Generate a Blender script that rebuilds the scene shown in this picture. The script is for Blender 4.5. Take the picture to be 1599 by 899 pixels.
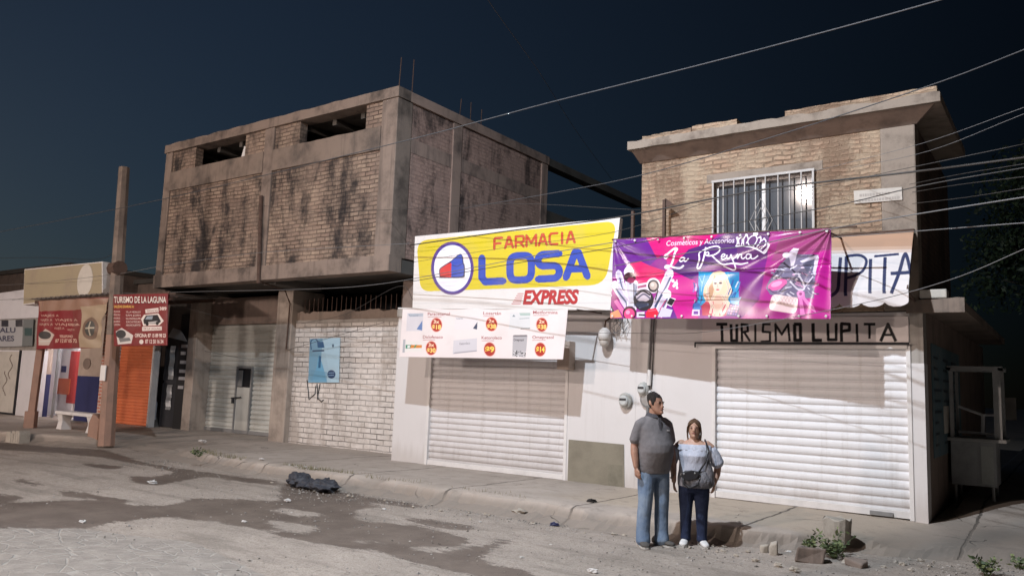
import bpy, bmesh, math, random
import numpy as np
from mathutils import Vector, Matrix, noise as mnoise

for o in list(bpy.data.objects): bpy.data.objects.remove(o)
scn = bpy.context.scene
COL = scn.collection
R = math.radians

# ------------------------------------------------------------------ camera
F_PX, PITCH, ROLL, YAW, CAM_H = 1236.0, R(7.02), R(2.05), R(35.4), 1.72
_fw = Vector((-math.sin(YAW)*math.cos(PITCH), math.cos(YAW)*math.cos(PITCH), math.sin(PITCH)))
_rt = Vector((math.cos(YAW), math.sin(YAW), 0)); _up = _rt.cross(_fw)
_R = _rt*math.cos(ROLL)+_up*math.sin(ROLL); _U = -_rt*math.sin(ROLL)+_up*math.cos(ROLL)
cam = bpy.data.cameras.new('camera'); cam.lens = 36*F_PX/1599; cam.clip_start = .05; cam.clip_end = 600
camo = bpy.data.objects.new('camera', cam); COL.objects.link(camo)
camo.matrix_world = Matrix(((_R.x,_U.x,-_fw.x,0),(_R.y,_U.y,-_fw.y,0),(_R.z,_U.z,-_fw.z,CAM_H),(0,0,0,1)))
scn.camera = camo

# ------------------------------------------------------------------ night sky, faint moonlight, exposure
wd = bpy.data.worlds.new('World'); scn.world = wd; wd.use_nodes = True
wn = wd.node_tree
sky = wn.nodes.new('ShaderNodeTexSky'); sky.sky_type = 'NISHITA'; sky.sun_disc = False
sky.sun_elevation = R(12); sky.sun_rotation = R(-75); sky.air_density = 1.2; sky.dust_density = .1; sky.ozone_density = 6.0
bg = wn.nodes['Background']; bg.inputs[1].default_value = .0072
hs = wn.nodes.new('ShaderNodeHueSaturation'); hs.inputs['Saturation'].default_value = .86
wn.links.new(sky.outputs[0], hs.inputs['Color']); tc = wn.nodes.new('ShaderNodeTexCoord'); dt = wn.nodes.new('ShaderNodeVectorMath'); dt.operation = 'DOT_PRODUCT'; wn.links.new(tc.outputs['Generated'], dt.inputs[0]); dt.inputs[1].default_value = (-.85, .2, .55)
mr = wn.nodes.new('ShaderNodeMapRange'); mr.inputs[1].default_value = .22; mr.inputs[2].default_value = 1.0; mr.inputs[3].default_value = .07; mr.inputs[4].default_value = 1.15; wn.links.new(dt.outputs['Value'], mr.inputs[0])
ml = wn.nodes.new('ShaderNodeVectorMath'); ml.operation = 'SCALE'; wn.links.new(hs.outputs[0], ml.inputs[0]); wn.links.new(mr.outputs[0], ml.inputs['Scale']); wn.links.new(ml.outputs[0], bg.inputs[0])
sun = bpy.data.lights.new('sun', 'SUN'); sun.energy = .012; sun.angle = R(.5); sun.color = (1, .95, .88)
suno = bpy.data.objects.new('sun', sun); COL.objects.link(suno); suno.rotation_euler = (R(48), 0, R(-15)); suno.location = (0, 0, 30)
scn.view_settings.view_transform = 'Standard'; scn.view_settings.look = 'None'
scn.view_settings.exposure = -0.06; scn.view_settings.gamma = 1.0; scn.view_settings.use_curve_mapping = False
scn.render.engine = 'CYCLES'; scn.render.resolution_x = 1024; scn.render.resolution_y = 575
LAMP_W, LAMP2_W, FILL3_W, FILL4_W = 5250.0, 4100.0, 5300.0, 7400.0

# ------------------------------------------------------------------ helpers
def ray(px, py): return _fw + _R*((px-799.5)/F_PX) - _U*((py-449.5)/F_PX)
def at(px, py, Y):
    d = ray(px, py); return Vector((0,0,CAM_H)) + d*(Y/d.y)
def gnd(px, py, z=0.0):
    d = ray(px, py); return Vector((0,0,CAM_H)) + d*((z-CAM_H)/d.z)
def srgb(c):
    f = lambda v: (v/255/12.92) if v/255 <= .04045 else ((v/255+.055)/1.055)**2.4
    return tuple(f(v) for v in c[:3])
rnd = random.Random(7)

class MB:
    """collects faces of one part"""
    def __init__(s): s.v = []; s.f = []; s.m = []; s.mi = 0
    def add(s, vs, fs):
        n = len(s.v); s.v += [tuple(p) for p in vs]
        for f in fs: s.f.append(tuple(i+n for i in f)); s.m.append(s.mi)
        return s
    def box(s, x0, x1, y0, y1, z0, z1):
        s.add([(x0,y0,z0),(x1,y0,z0),(x1,y1,z0),(x0,y1,z0),(x0,y0,z1),(x1,y0,z1),(x1,y1,z1),(x0,y1,z1)],
              [(0,3,2,1),(4,5,6,7),(0,1,5,4),(1,2,6,5),(2,3,7,6),(3,0,4,7)]); return s
    def prism_xz(s, pts, y0, y1):
        n = len(pts); vs = [(x,y0,z) for x,z in pts]+[(x,y1,z) for x,z in pts]
        s.add(vs, [tuple(range(n)), tuple(range(2*n-1, n-1, -1))]+[((i+1)%n, i, n+i, n+(i+1)%n) for i in range(n)]); return s
    def slab4(s, c4, thick):
        """slab with four front corners (TL,TR,BR,BL) and thickness towards +Y"""
        vs = [tuple(p) for p in c4]+[(p[0], p[1]+thick, p[2]) for p in c4]
        s.add(vs, [(3,2,1,0),(4,5,6,7),(0,1,5,4),(1,2,6,5),(2,3,7,6),(3,0,4,7)]); return s
    def tube(s, pts, r, seg=6, cap=True, r2=None):
        pts = [Vector(p) for p in pts]; n = len(pts); vs = []; fs = []
        for i, p in enumerate(pts):
            d = (pts[min(i+1,n-1)]-pts[max(i-1,0)]).normalized()
            h = Vector((0,0,1)) if abs(d.z) < .9 else Vector((1,0,0))
            a = d.cross(h).normalized(); b = a.cross(d)
            rr = (r[i] if isinstance(r, (list, tuple)) else (r if r2 is None else r+(r2-r)*i/(n-1)))
            for k in range(seg):
                t = 2*math.pi*k/seg; vs.append(p+a*(rr*math.cos(t))+b*(rr*math.sin(t)))
        for i in range(n-1):
            for k in range(seg):
                k2 = (k+1)%seg; fs.append((i*seg+k, i*seg+k2, (i+1)*seg+k2, (i+1)*seg+k))
        if cap: fs.append(tuple(range(seg-1,-1,-1))); fs.append(tuple(range((n-1)*seg, n*seg)))
        s.add(vs, fs); return s
    def loft(s, rings):
        n = len(rings[0]); vs = [p for r_ in rings for p in r_]; fs = []
        for i in range(len(rings)-1):
            for k in range(n):
                k2 = (k+1)%n; fs.append((i*n+k, i*n+k2, (i+1)*n+k2, (i+1)*n+k))
        fs.append(tuple(range(n-1,-1,-1))); fs.append(tuple(range((len(rings)-1)*n, len(rings)*n)))
        s.add(vs, fs); return s
    def ell(s, c, rx, ry, rz, seg=12, rg=8):
        rings = []
        for i in range(rg+1):
            t = math.pi*(i+.02)/(rg+.04); rr = math.sin(t)
            rings.append([(c[0]+rx*rr*math.cos(2*math.pi*k/seg), c[1]+ry*rr*math.sin(2*math.pi*k/seg), c[2]-rz*math.cos(t)) for k in range(seg)])
        s.loft(rings); return s
    def build(s, name, mat, parent=None, base=None, smooth=False, bev=0):
        b = Vector(base) if base is not None else (Vector(parent['_b']) if parent is not None and '_b' in parent else Vector((0,0,0)))
        me = bpy.data.meshes.new(name)
        me.from_pydata([tuple(Vector(p)-b) for p in s.v], [], s.f)
        mats = mat if isinstance(mat, (list, tuple)) else [mat]
        for m in mats: me.materials.append(m)
        if len(mats) > 1: me.polygons.foreach_set('material_index', s.m)
        if smooth: me.polygons.foreach_set('use_smooth', [True]*len(me.polygons))
        me.update()
        o = bpy.data.objects.new(name, me); COL.objects.link(o); o['_b'] = tuple(b)
        if parent is not None: o.parent = parent
        else: o.location = b
        if bev:
            m = o.modifiers.new('bevel', 'BEVEL'); m.width = bev; m.segments = 2; m.limit_method = 'ANGLE'
        return o
def tag(o, label, cat, group=None, kind=None):
    o['label'] = label; o['category'] = cat
    if group: o['group'] = group
    if kind: o['kind'] = kind
    return o
def struct(o, kind='structure'): o['kind'] = kind; return o
def empty(name, base, label, cat, group=None):
    o = bpy.data.objects.new(name, None); COL.objects.link(o); o.location = base; o['_b'] = tuple(base); o.empty_display_size = .2
    return tag(o, label, cat, group)

# ------------------------------------------------------------------ materials
class NT:
    def __init__(s, name):
        s.m = bpy.data.materials.new(name); s.m.use_nodes = True; s.t = s.m.node_tree
        s.p = s.t.nodes['Principled BSDF']; s.geo = None
    def n(s, t, **k):
        q = s.t.nodes.new(t)
        for a, b in k.items(): setattr(q, a, b)
        return q
    def l(s, a, b): s.t.links.new(a, b)
    def pos(s):
        if s.geo is None: s.geo = s.n('ShaderNodeNewGeometry').outputs['Position']
        return s.geo
    def setv(s, sock, v):
        if hasattr(v, 'is_linked') or isinstance(v, bpy.types.NodeSocket): s.l(v, sock)
        else: sock.default_value = v
    def math(s, op, a, b=0.0, clamp=False):
        q = s.n('ShaderNodeMath', operation=op, use_clamp=clamp); s.setv(q.inputs[0], a); s.setv(q.inputs[1], b); return q.outputs[0]
    def scale(s, v, sc):
        q = s.n('ShaderNodeVectorMath', operation='MULTIPLY'); s.setv(q.inputs[0], v); q.inputs[1].default_value = sc; return q.outputs[0]
    def noise(s, scale=5, detail=5, rough=.6, vec=None, sc=None, dist=0):
        q = s.n('ShaderNodeTexNoise'); q.inputs['Scale'].default_value = scale; q.inputs['Detail'].default_value = detail
        q.inputs['Roughness'].default_value = rough; q.inputs['Distortion'].default_value = dist
        v = vec if vec is not None else s.pos()
        if sc: v = s.scale(v, sc)
        s.l(v, q.inputs['Vector']); return q.outputs[0]
    def ramp(s, v, a, b):
        q = s.n('ShaderNodeMapRange'); q.interpolation_type = 'SMOOTHSTEP'; s.setv(q.inputs[0], v); q.inputs[1].default_value = a; q.inputs[2].default_value = b; return q.outputs[0]
    def mix(s, f, a, b, mode='MIX'):
        q = s.n('ShaderNodeMix', data_type='RGBA', blend_type=mode); s.setv(q.inputs[0], f)
        for i, c in ((6, a), (7, b)):
            if isinstance(c, (tuple, list)): c = tuple(c)+((1,) if len(c) == 3 else ())
            s.setv(q.inputs[i], c)
        return q.outputs[2]
    def bump(s, h, strength=.3, dist=.02, prev=None):
        q = s.n('ShaderNodeBump'); q.inputs['Strength'].default_value = strength; q.inputs['Distance'].default_value = dist
        s.l(h, q.inputs['Height'])
        if prev is not None: s.l(prev, q.inputs['Normal'])
        return q.outputs[0]
    def uz(s):
        """wall coordinates: along the wall, height"""
        q = s.n('ShaderNodeSeparateXYZ'); s.l(s.pos(), q.inputs[0])
        c = s.n('ShaderNodeCombineXYZ'); s.l(s.math('ADD', q.outputs[0], q.outputs[1]), c.inputs[0]); s.l(q.outputs[2], c.inputs[1]); return c.outputs[0]
    def out(s, col=None, rough=None, normal=None, metal=None, spec=None):
        for k, v in (('Base Color', col), ('Roughness', rough), ('Normal', normal), ('Metallic', metal), ('Specular IOR Level', spec)):
            if v is None: continue
            if isinstance(v, (tuple, list)): v = tuple(v)+((1,) if len(v) == 3 else ())
            s.setv(s.p.inputs[k], v)
        return s.m

def paint(name, c, var=.25, scale=3.0, rough=.7, bump=.15, dirt=None, metal=0, spec=.4, fine=60, streak=False):
    t = NT(name)
    n1 = t.noise(scale, 6, .65); n2 = t.noise(fine, 4, .6)
    d = dirt if dirt else tuple(v*.45 for v in c)
    f = t.math('MULTIPLY', t.ramp(n1, .42, .75), var*2, True)
    col = t.mix(f, c, d)
    if streak:
        st = t.noise(1.0, 5, .65, sc=(5, 5, .35)); col = t.mix(t.math('MULTIPLY', t.ramp(st, .5, .72), .55), col, d)
    col = t.mix(t.math('MULTIPLY', t.ramp(n2, .5, .8), .25), col, tuple(v*.7 for v in c))
    nb = t.bump(n2, bump, .006)
    return t.out(col, rough, nb, metal, spec)

def brick(name, c1, c2, mortar, bw=.25, bh=.075, mort=.012, stain=0.0, stain_c=(.02,.02,.02), smear=0.0, rough=.9, wob=.02, bumpd=.012, smear_c=None, stain_lo=.46, stain_hi=.62):
    t = NT(name)
    uz = t.uz()
    wn_ = t.n('ShaderNodeTexNoise'); wn_.inputs['Scale'].default_value = 2.3; wn_.inputs['Detail'].default_value = 3; t.l(t.pos(), wn_.inputs['Vector'])
    off = t.scale(wn_.outputs['Color'], (wob, wob*2, 0))
    va = t.n('ShaderNodeVectorMath', operation='ADD'); t.l(uz, va.inputs[0]); t.l(off, va.inputs[1])
    b = t.n('ShaderNodeTexBrick'); t.l(va.outputs[0], b.inputs['Vector'])
    b.inputs['Scale'].default_value = 1; b.inputs['Mortar Size'].default_value = mort; b.inputs['Mortar Smooth'].default_value = .3
    b.inputs['Brick Width'].default_value = bw; b.inputs['Row Height'].default_value = bh; b.inputs['Bias'].default_value = 0
    b.inputs['Color1'].default_value = c1+(1,); b.inputs['Color2'].default_value = c2+(1,); b.inputs['Mortar'].default_value = mortar+(1,)
    col = b.outputs['Color']; fac = b.outputs['Fac']
    nf = t.noise(9, 6, .7); col = t.mix(t.math('MULTIPLY', t.ramp(nf, .35, .75), .45), col, tuple(v*.5 for v in c1))
    nl = t.noise(.9, 4, .6); col = t.mix(t.math('MULTIPLY', t.ramp(nl, .4, .7), .35), col, tuple(min(1, v*1.35) for v in c2))
    h = t.math('SUBTRACT', 1.0, fac)
    if smear:
        sm = t.ramp(t.noise(2.6, 6, .7), .5-.25*smear, .75-.2*smear); sc = smear_c or mortar
        col = t.mix(t.math('MULTIPLY', sm, .8), col, sc); h = t.math('MULTIPLY', h, t.math('SUBTRACT', 1.0, t.math('MULTIPLY', sm, .7)))
    if stain:
        st = t.noise(1.0, 7, .68, sc=(1.15, 1.15, .34), dist=.5)
        s2 = t.noise(4.0, 5, .7)
        sf = t.math('MULTIPLY', t.ramp(t.math('ADD', st, t.math('MULTIPLY', t.math('SUBTRACT', s2, .5), .35)), stain_lo, stain_hi), stain)
        col = t.mix(sf, col, stain_c)
    hh = t.math('ADD', h, t.math('MULTIPLY', nf, .5))
    return t.out(col, rough, t.bump(hh, .9, bumpd), spec=.2)

def plain(name, c, rough=.6, metal=0, spec=.4):
    t = NT(name); return t.out(c, rough, None, metal, spec)

M = {}
M['plaster_grey'] = paint('grey_plaster', (.36,.33,.30), .35, 1.6, .9, .4, dirt=(.17,.15,.13), streak=True)
M['concrete'] = paint('weathered_concrete', (.245,.19,.155), .45, 1.3, .9, .5, dirt=(.07,.06,.055), streak=True)
M['concrete_pale'] = paint('pale_concrete', (.265,.205,.17), .5, 1.5, .9, .5, dirt=(.075,.06,.052), streak=True)
M['concrete_dark_shaded'] = paint('dark_and_shaded_concrete', (.11,.10,.09), .4, 1.5, .9, .4)  # also carries the painted shade of the brick building's rear end
M['roof_conc'] = paint('roof_concrete', (.27,.22,.18), .45, 3.0, .95, .6, dirt=(.10,.075,.06))
M['bare'] = paint('bare_render', (.24,.215,.165), .3, 2.6, .9, .3, dirt=(.15,.13,.10))
M['pillar'] = paint('pillar_render', (.40,.335,.285), .4, 2.0, .9, .4, dirt=(.17,.14,.12), streak=True)
M['side_conc'] = paint('side_concrete', (.37,.265,.22), .4, 1.4, .9, .4, dirt=(.06,.05,.048), streak=True)
M['brown_render'] = paint('brown_render', (.24,.18,.15), .35, 1.8, .9, .4, dirt=(.1,.08,.07), streak=True)
M['brick_old'] = brick('weathered_brick', (.27,.19,.15), (.39,.295,.225), (.095,.07,.058), .28, .092, .013, smear=.35, smear_c=(.22,.165,.135), stain=.92, stain_c=(.026,.024,.026), wob=.035, bumpd=.02, stain_lo=.43, stain_hi=.64)
M['brick_red'] = brick('dull_red_brick', (.42,.27,.225), (.50,.335,.275), (.27,.19,.165), .26, .085, .012, stain=.85, smear=.8, stain_c=(.035,.03,.03), smear_c=(.43,.29,.245), stain_lo=.45, stain_hi=.66)
M['brick_white'] = brick('whitewashed_brick', (.66,.61,.57), (.72,.67,.63), (.13,.11,.095), .40, .118, .011, stain=.55, stain_c=(.33,.28,.24), wob=.02, bumpd=.025, smear=.35, smear_c=(.62,.57,.53))
M['brick_tan'] = brick('rough_tan_brick', (.34,.22,.15), (.44,.305,.215), (.17,.115,.08), .27, .070, .013, stain=.6, smear=.5, stain_c=(.15,.09,.06), wob=.07, bumpd=.04, smear_c=(.385,.30,.215), stain_lo=.48, stain_hi=.62)
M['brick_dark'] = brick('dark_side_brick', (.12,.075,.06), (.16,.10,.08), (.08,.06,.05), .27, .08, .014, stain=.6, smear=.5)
def shutter_paint(name, c, dirt, rough, amt):
    t = NT(name); n1 = t.noise(1.1, 5, .65); n2 = t.noise(30, 4, .65); st = t.noise(1.0, 6, .7, sc=(9, 9, .5)); sp = t.n('ShaderNodeSeparateXYZ'); t.l(t.pos(), sp.inputs[0])
    low = t.math('SUBTRACT', 1.0, t.ramp(t.math('ADD', sp.outputs[2], t.math('MULTIPLY', t.math('SUBTRACT', st, .5), .9)), .22, .62))
    f = t.math('ADD', t.math('MULTIPLY', t.ramp(st, .5, .74), amt), t.math('ADD', t.math('MULTIPLY', low, .42), t.math('MULTIPLY', t.ramp(n1, .45, .75), amt*.7)), True)
    col = t.mix(f, c, dirt); col = t.mix(t.math('MULTIPLY', t.ramp(n2, .62, .8), .35), col, dirt)
    wv = t.noise(2.2, 3, .5); return t.out(col, rough, t.bump(wv, .25, .02), 0, .45)
M['plaster'] = shutter_paint('white_plaster', (.64,.61,.60), (.40,.35,.31), .85, .14)
M['shutter_white'] = shutter_paint('white_shutter_paint', (.70,.69,.70), (.36,.31,.27), .42, .28)
M['shutter_white_farm'] = shutter_paint('cream_shutter_paint', (.60,.57,.565), (.30,.26,.23), .45, .38)
M['shutter_grey'] = paint('galvanised_shutter', (.56,.565,.53), .25, .9, .5, .08, dirt=(.33,.31,.27), metal=.25, streak=True)
M['shutter_orange'] = paint('orange_shutter_paint', (.62,.17,.07), .25, 1.5, .55, .06, dirt=(.38,.09,.05))
M['white_metal'] = paint('white_metal', (.68,.65,.63), .12, 4, .5, .05)
M['grey_metal'] = paint('grey_metal', (.30,.30,.30), .2, 5, .45, .05, metal=.5)
M['dark_metal'] = paint('dark_metal', (.035,.035,.04), .2, 5, .5, .05, metal=.3)
M['rust'] = paint('rusty_metal', (.10,.06,.045), .4, 9, .8, .3)
M['black'] = plain('black_paint', (.014,.013,.014), .6)
M['black_cable'] = plain('black_cable', (.05,.046,.044), .6)
M['dim_cable'] = plain('dim_cable', (.06,.06,.064), .8)
M['pale_cable'] = plain('pale_cable', (.15,.148,.15), .7)
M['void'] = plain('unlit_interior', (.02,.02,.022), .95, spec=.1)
M['red_paint'] = paint('orange_pole_paint', (.33,.20,.15), .5, 2.4, .8, .3, dirt=(.23,.15,.115), streak=True)
M['navy'] = paint('navy_paint', (.03,.035,.12), .2, 2, .6, .1)
M['tan_wall'] = paint('tan_wall_paint', (.45,.36,.30), .2, 2, .8, .2)
M['glass'] = plain('window_glass', (.085,.09,.10), .05, spec=.6)
M['yellow_board'] = paint('faded_board', (.36,.30,.20), .3, 1.3, .6, .05, dirt=(.28,.22,.18))
M['cream'] = paint('cream_sheet', (.60,.56,.50), .2, 2, .6, .1)
M['asph_paper'] = plain('paper', (.72,.70,.68), .8)
M['stone'] = paint('broken_concrete', (.38,.34,.29), .3, 9, .95, .8, dirt=(.2,.17,.14), fine=40)
M['sheet'] = paint('corrugated_sheet', (.16,.14,.13), .4, 3, .6, .1, metal=.2)

def attr_mat(name, rough=.55, spec=.4, attr='Col', bump=0.0):
    t = NT(name); a = t.n('ShaderNodeAttribute'); a.attribute_name = attr
    n1 = t.noise(1.6, 5, .6); col = t.mix(t.math('MULTIPLY', t.ramp(n1, .45, .8), .18), a.outputs['Color'], (.35,.31,.29))
    nb = t.bump(t.noise(22, 3, .5), bump, .01) if bump else None
    return t.out(col, rough, nb, 0, spec)

# ------------------------------------------------------------------ printed artwork: a small rasteriser whose colours become a colour attribute of a fine mesh
_txt = {}
def glyphs(s, bold=0.0, shear=0.0):
    k = (s, bold, shear)
    if k in _txt: return _txt[k]
    cu = bpy.data.curves.new('lettering', 'FONT'); cu.body = s; cu.size = 1; cu.offset = bold; cu.shear = shear; cu.resolution_u = 4
    ob = bpy.data.objects.new('lettering', cu); COL.objects.link(ob)
    dg = bpy.context.evaluated_depsgraph_get(); me = ob.evaluated_get(dg).to_mesh()
    me.calc_loop_triangles(); v = np.array([p.co[:2] for p in me.vertices]) if len(me.vertices) else np.zeros((0,2))
    tr = [tuple(t.vertices) for t in me.loop_triangles]
    ob.to_mesh_clear() if False else None
    bpy.data.objects.remove(ob); bpy.data.curves.remove(cu)
    _txt[k] = (v, tr); return _txt[k]

def spline(pts, n=8):
    P = [np.array(p, float) for p in pts]; P = [2*P[0]-P[1]]+P+[2*P[-1]-P[-2]]; out = []
    for i in range(1, len(P)-2):
        for j in range(n):
            t = j/n; a, b, c, d = P[i-1:i+3]
            out.append(.5*((2*b)+(c-a)*t+(2*a-5*b+4*c-d)*t*t+(3*b-a-3*c+d)*t**3))
    out.append(P[-2]); return [tuple(p) for p in out]

class Canvas:
    def __init__(s, nx, ny, bgc, tf, ss=2):
        s.nx, s.ny, s.ss = nx, ny, ss; s.W, s.H = nx*ss, ny*ss
        s.a = np.empty((s.H, s.W, 3)); s.a[:] = srgb(bgc); s.tf = tf     # tf: source (x,y) -> u,v in 0..1, v down
    def pt(s, p):
        u, v = s.tf(p[0], p[1]); return (u*s.W, v*s.H)
    def _fill(s, q, c, alpha=1.0, rule=None):
        q = np.array(q); x0, y0 = np.floor(q.min(0)).astype(int); x1, y1 = np.ceil(q.max(0)).astype(int)+1
        x0, y0, x1, y1 = max(x0,0), max(y0,0), min(x1,s.W), min(y1,s.H)
        if x1 <= x0 or y1 <= y0: return
        X, Y = np.meshgrid(np.arange(x0,x1)+.5, np.arange(y0,y1)+.5); ins = np.zeros(X.shape, bool)
        n = len(q)
        for i in range(n):
            (ax, ay), (bx, by) = q[i], q[(i+1)%n]
            if ay == by: continue
            cr = ((ay > Y) != (by > Y)); xx = (bx-ax)*(Y-ay)/(by-ay)+ax; ins ^= cr & (X < xx)
        v = s.a[y0:y1, x0:x1]; v[ins] = v[ins]*(1-alpha)+np.array(c)*alpha
    def poly(s, pts, c, alpha=1.0): s._fill([s.pt(p) for p in pts], srgb(c), alpha)
    def rect(s, x0, y0, x1, y1, c, alpha=1.0): s.poly([(x0,y0),(x1,y0),(x1,y1),(x0,y1)], c, alpha)
    def ell(s, cx, cy, rx, ry, c, alpha=1.0, rot=0): 
        cr, sr = math.cos(rot), math.sin(rot)
        s.poly([(cx+rx*math.cos(t)*cr-ry*math.sin(t)*sr, cy+rx*math.cos(t)*sr+ry*math.sin(t)*cr) for t in np.linspace(0, 2*math.pi, 40)[:-1]], c, alpha)
    def line(s, pts, w, c, alpha=1.0, taper=None):
        n = len(pts)
        for i in range(n-1):
            (ax, ay), (bx, by) = pts[i], pts[i+1]; L = math.hypot(bx-ax, by-ay)
            if L < 1e-6: continue
            wa = w if taper is None else w*taper(i/(n-1)); wb = w if taper is None else w*taper((i+1)/(n-1))
            ox, oy = -(by-ay)/L*.5, (bx-ax)/L*.5
            s.poly([(ax+ox*wa,ay+oy*wa),(bx+ox*wb,by+oy*wb),(bx-ox*wb,by-oy*wb),(ax-ox*wa,ay-oy*wa)], c, alpha)
            if n > 2 and i: s.ell(ax, ay, wa/2, wa/2, c, alpha)
    def text(s, st, x, y, w, h, c, bold=0.0, shear=0.0, slope=0.0, alpha=1.0):
        """text whose capitals are h high and whose run is w long, starting at x with baseline y; slope = dy/dx"""
        v, tr = glyphs(st, bold, shear)
        if not len(v): return
        sx = w/(v[:,0].max()-v[:,0].min()); x00 = v[:,0].min(); sy = h/.70
        cc = srgb(c)
        P = [s.pt((x+(p[0]-x00)*sx, y-p[1]*sy+slope*(p[0]-x00)*sx)) for p in v]
        for t in tr: s._fill([P[i] for i in t], cc, alpha)
    def colours(s):
        """colour at the (nx+1)x(ny+1) grid corners"""
        b = s.a.reshape(s.ny, s.ss, s.nx, s.ss, 3).mean((1, 3))
        p = np.pad(b, ((1,1),(1,1),(0,0)), mode='edge')
        return b, p
    def build(s, name, surf, mat, parent=None, base=None, mask=None, thick=0.0, smooth=True, extra=None):
        nx, ny = s.nx, s.ny; b, _ = s.colours()
        u, v = np.meshgrid((np.arange(nx)+.5)/nx, (np.arange(ny)+.5)/ny)
        u = (u-u.min())/(u.max()-u.min()); v = (v-v.min())/(v.max()-v.min())
        P = surf(u, v)                                          # (ny,nx,3)
        bb = np.array(base if base is not None else (parent['_b'] if parent is not None else (0,0,0)))
        V = (P-bb).reshape(-1, 3)
        idx = np.arange(nx*ny).reshape(ny, nx)
        q = np.stack([idx[1:, :-1], idx[1:, 1:], idx[:-1, 1:], idx[:-1, :-1]], -1)
        if mask is not None:
            k = mask(u, v); kk = k[1:, :-1] & k[1:, 1:] & k[:-1, 1:] & k[:-1, :-1]; q = q[kk]
        q = q.reshape(-1, 4)
        me = bpy.data.meshes.new(name); me.vertices.add(len(V)); me.vertices.foreach_set('co', V.astype(np.float32).ravel())
        me.loops.add(q.size); me.loops.foreach_set('vertex_index', q.ravel().astype(np.int32))
        me.polygons.add(len(q)); me.polygons.foreach_set('loop_start', np.arange(0, q.size, 4, dtype=np.int32)); me.polygons.foreach_set('loop_total', np.full(len(q), 4, dtype=np.int32))
        me.update(calc_edges=True)
        at_ = me.color_attributes.new('Col', 'FLOAT_COLOR', 'POINT')
        at_.data.foreach_set('color', np.concatenate([b.reshape(-1, 3), np.ones((nx*ny, 1))], 1).astype(np.float32).ravel())
        if smooth: me.polygons.foreach_set('use_smooth', [True]*len(q))
        me.materials.append(mat)
        o = bpy.data.objects.new(name, me); COL.objects.link(o); o['_b'] = tuple(bb)
        if parent is not None: o.parent = parent
        else: o.location = bb
        if thick:
            m = o.modifiers.new('thickness', 'SOLIDIFY'); m.thickness = thick; m.offset = -1
        return o
def quad_surf(TL, TR, BR, BL, disp=None):
    A = [np.array(p) for p in (TL, TR, BR, BL)]
    def f(u, v):
        u_, v_ = u[..., None], v[..., None]
        P = (A[0]*(1-u_)+A[1]*u_)*(1-v_)+(A[3]*(1-u_)+A[2]*u_)*v_
        if disp is not None: P[..., 1] += disp(u, v)
        return P
    return f
def quad_tf(TL, TR, BR, BL):
    """photo position -> u,v inside a photo quad whose sides are close to vertical"""
    def f(x, y):
        u = .5; v = .5
        for _ in range(4):
            xl = TL[0]+(BL[0]-TL[0])*v; xr = TR[0]+(BR[0]-TR[0])*v; u = (x-xl)/(xr-xl)
            yt = TL[1]+(TR[1]-TL[1])*u; yb = BL[1]+(BR[1]-BL[1])*u; v = (y-yt)/(yb-yt)
        return u, v
    return f
def world_tf(Y, TL, TR, BR, BL):
    g = quad_tf(*[(p[0], -p[2]) for p in (TL, TR, BR, BL)])
    def f(x, y):
        p = at(x, y, Y); return g(p.x, -p.z)
    return f

# ================================================================== GROUND
SX = [-70,-24,-20.5,-19.2,-18.2,-16.5,-15,-13.5,-11,-9,-7,-5.5,-4.4,-3.4,-2.6,-1.9,-1.2,-.4,8,40]
SYB = [8.4,8.5,8.7,9.1,9.5,9.55,9.35,9.0,8.9,8.85,8.8,8.74,8.78,9.02,9.35,9.7,9.95,10.2,11,12]
SH = [.2,.2,.2,.2,.11,.09,.15,.2,.2,.2,.2,.2,.2,.2,.17,.13,.09,.06,.05,.05]
SB = [.1,.12,.14,.3,.7,.8,.55,.35,.35,.38,.4,.4,.35,.16,.25,.45,.7,.9,1,1]
def ground_noise(x, y, s, a): return (mnoise.noise(Vector((x*s, y*s, 3.1))) * a)

# wet stains, tracks of water and the stone-paved strip, traced on the ground plane
Z1 = lambda P: [(x*.3377, 640+y*.3377) for x, y in P]
Z2 = lambda P: [(430+x*.3565, 680+y*.3565) for x, y in P]
WET = [Z1([(-60,140),(0,150),(200,165),(480,185),(640,235),(860,275),(1000,295),(1290,335),(1270,350),(1100,330),(960,305),(860,322),(740,348),(620,335),(600,300),(700,310),(820,290),(700,255),(560,235),(460,215),(250,195),(0,178),(-60,170)]),
       Z1([(380,245),(460,250),(580,258),(520,270),(420,262)]), Z1([(40,315),(110,318),(210,345),(150,345)]),
       Z1([(260,360),(380,375),(500,405),(640,425),(560,430),(420,410),(300,390)]),
       Z1([(-80,370),(0,380),(120,400),(0,425),(300,415),(440,420),(640,445),(800,440),(900,405),(1100,410),(1360,420),(1290,345),(1400,370),(1640,380),(1640,650),(1380,590),(1150,540),(1000,520),(760,490),(560,510),(360,545),(0,548),(-80,545)]),
       Z2([(30,210),(130,215),(320,250),(480,280),(600,295),(650,315),(560,310),(430,290),(390,300),(500,310),(340,320),(265,345),(350,370),(540,385),(640,395),(720,420),(830,445),(835,470),(760,485),(640,480),(560,490),(700,515),(900,480),(1100,425),(1000,470),(910,510),(890,545),(1000,570),(1170,610),(1000,640),(760,580),(560,540),(430,500),(200,470),(0,440)]),
       Z2([(550,355),(700,370),(880,400),(830,415),(700,395),(590,370)]),
       Z1([(500,115),(620,130),(820,155),(760,165),(560,140)]), Z1([(560,165),(700,190),(640,195)])]
DRY = [Z1([(760,490),(900,505),(1030,520),(1000,532),(860,515)]), Z1([(1190,505),(1300,512),(1480,535),(1440,570),(1300,545)]), Z1([(1240,445),(1330,450),(1480,470),(1500,490),(1300,480)]),
       Z2([(310,450),(430,460),(490,480),(380,472)]), Z2([(-20,365),(60,372),(200,400),(130,430),(0,412)])]
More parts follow.
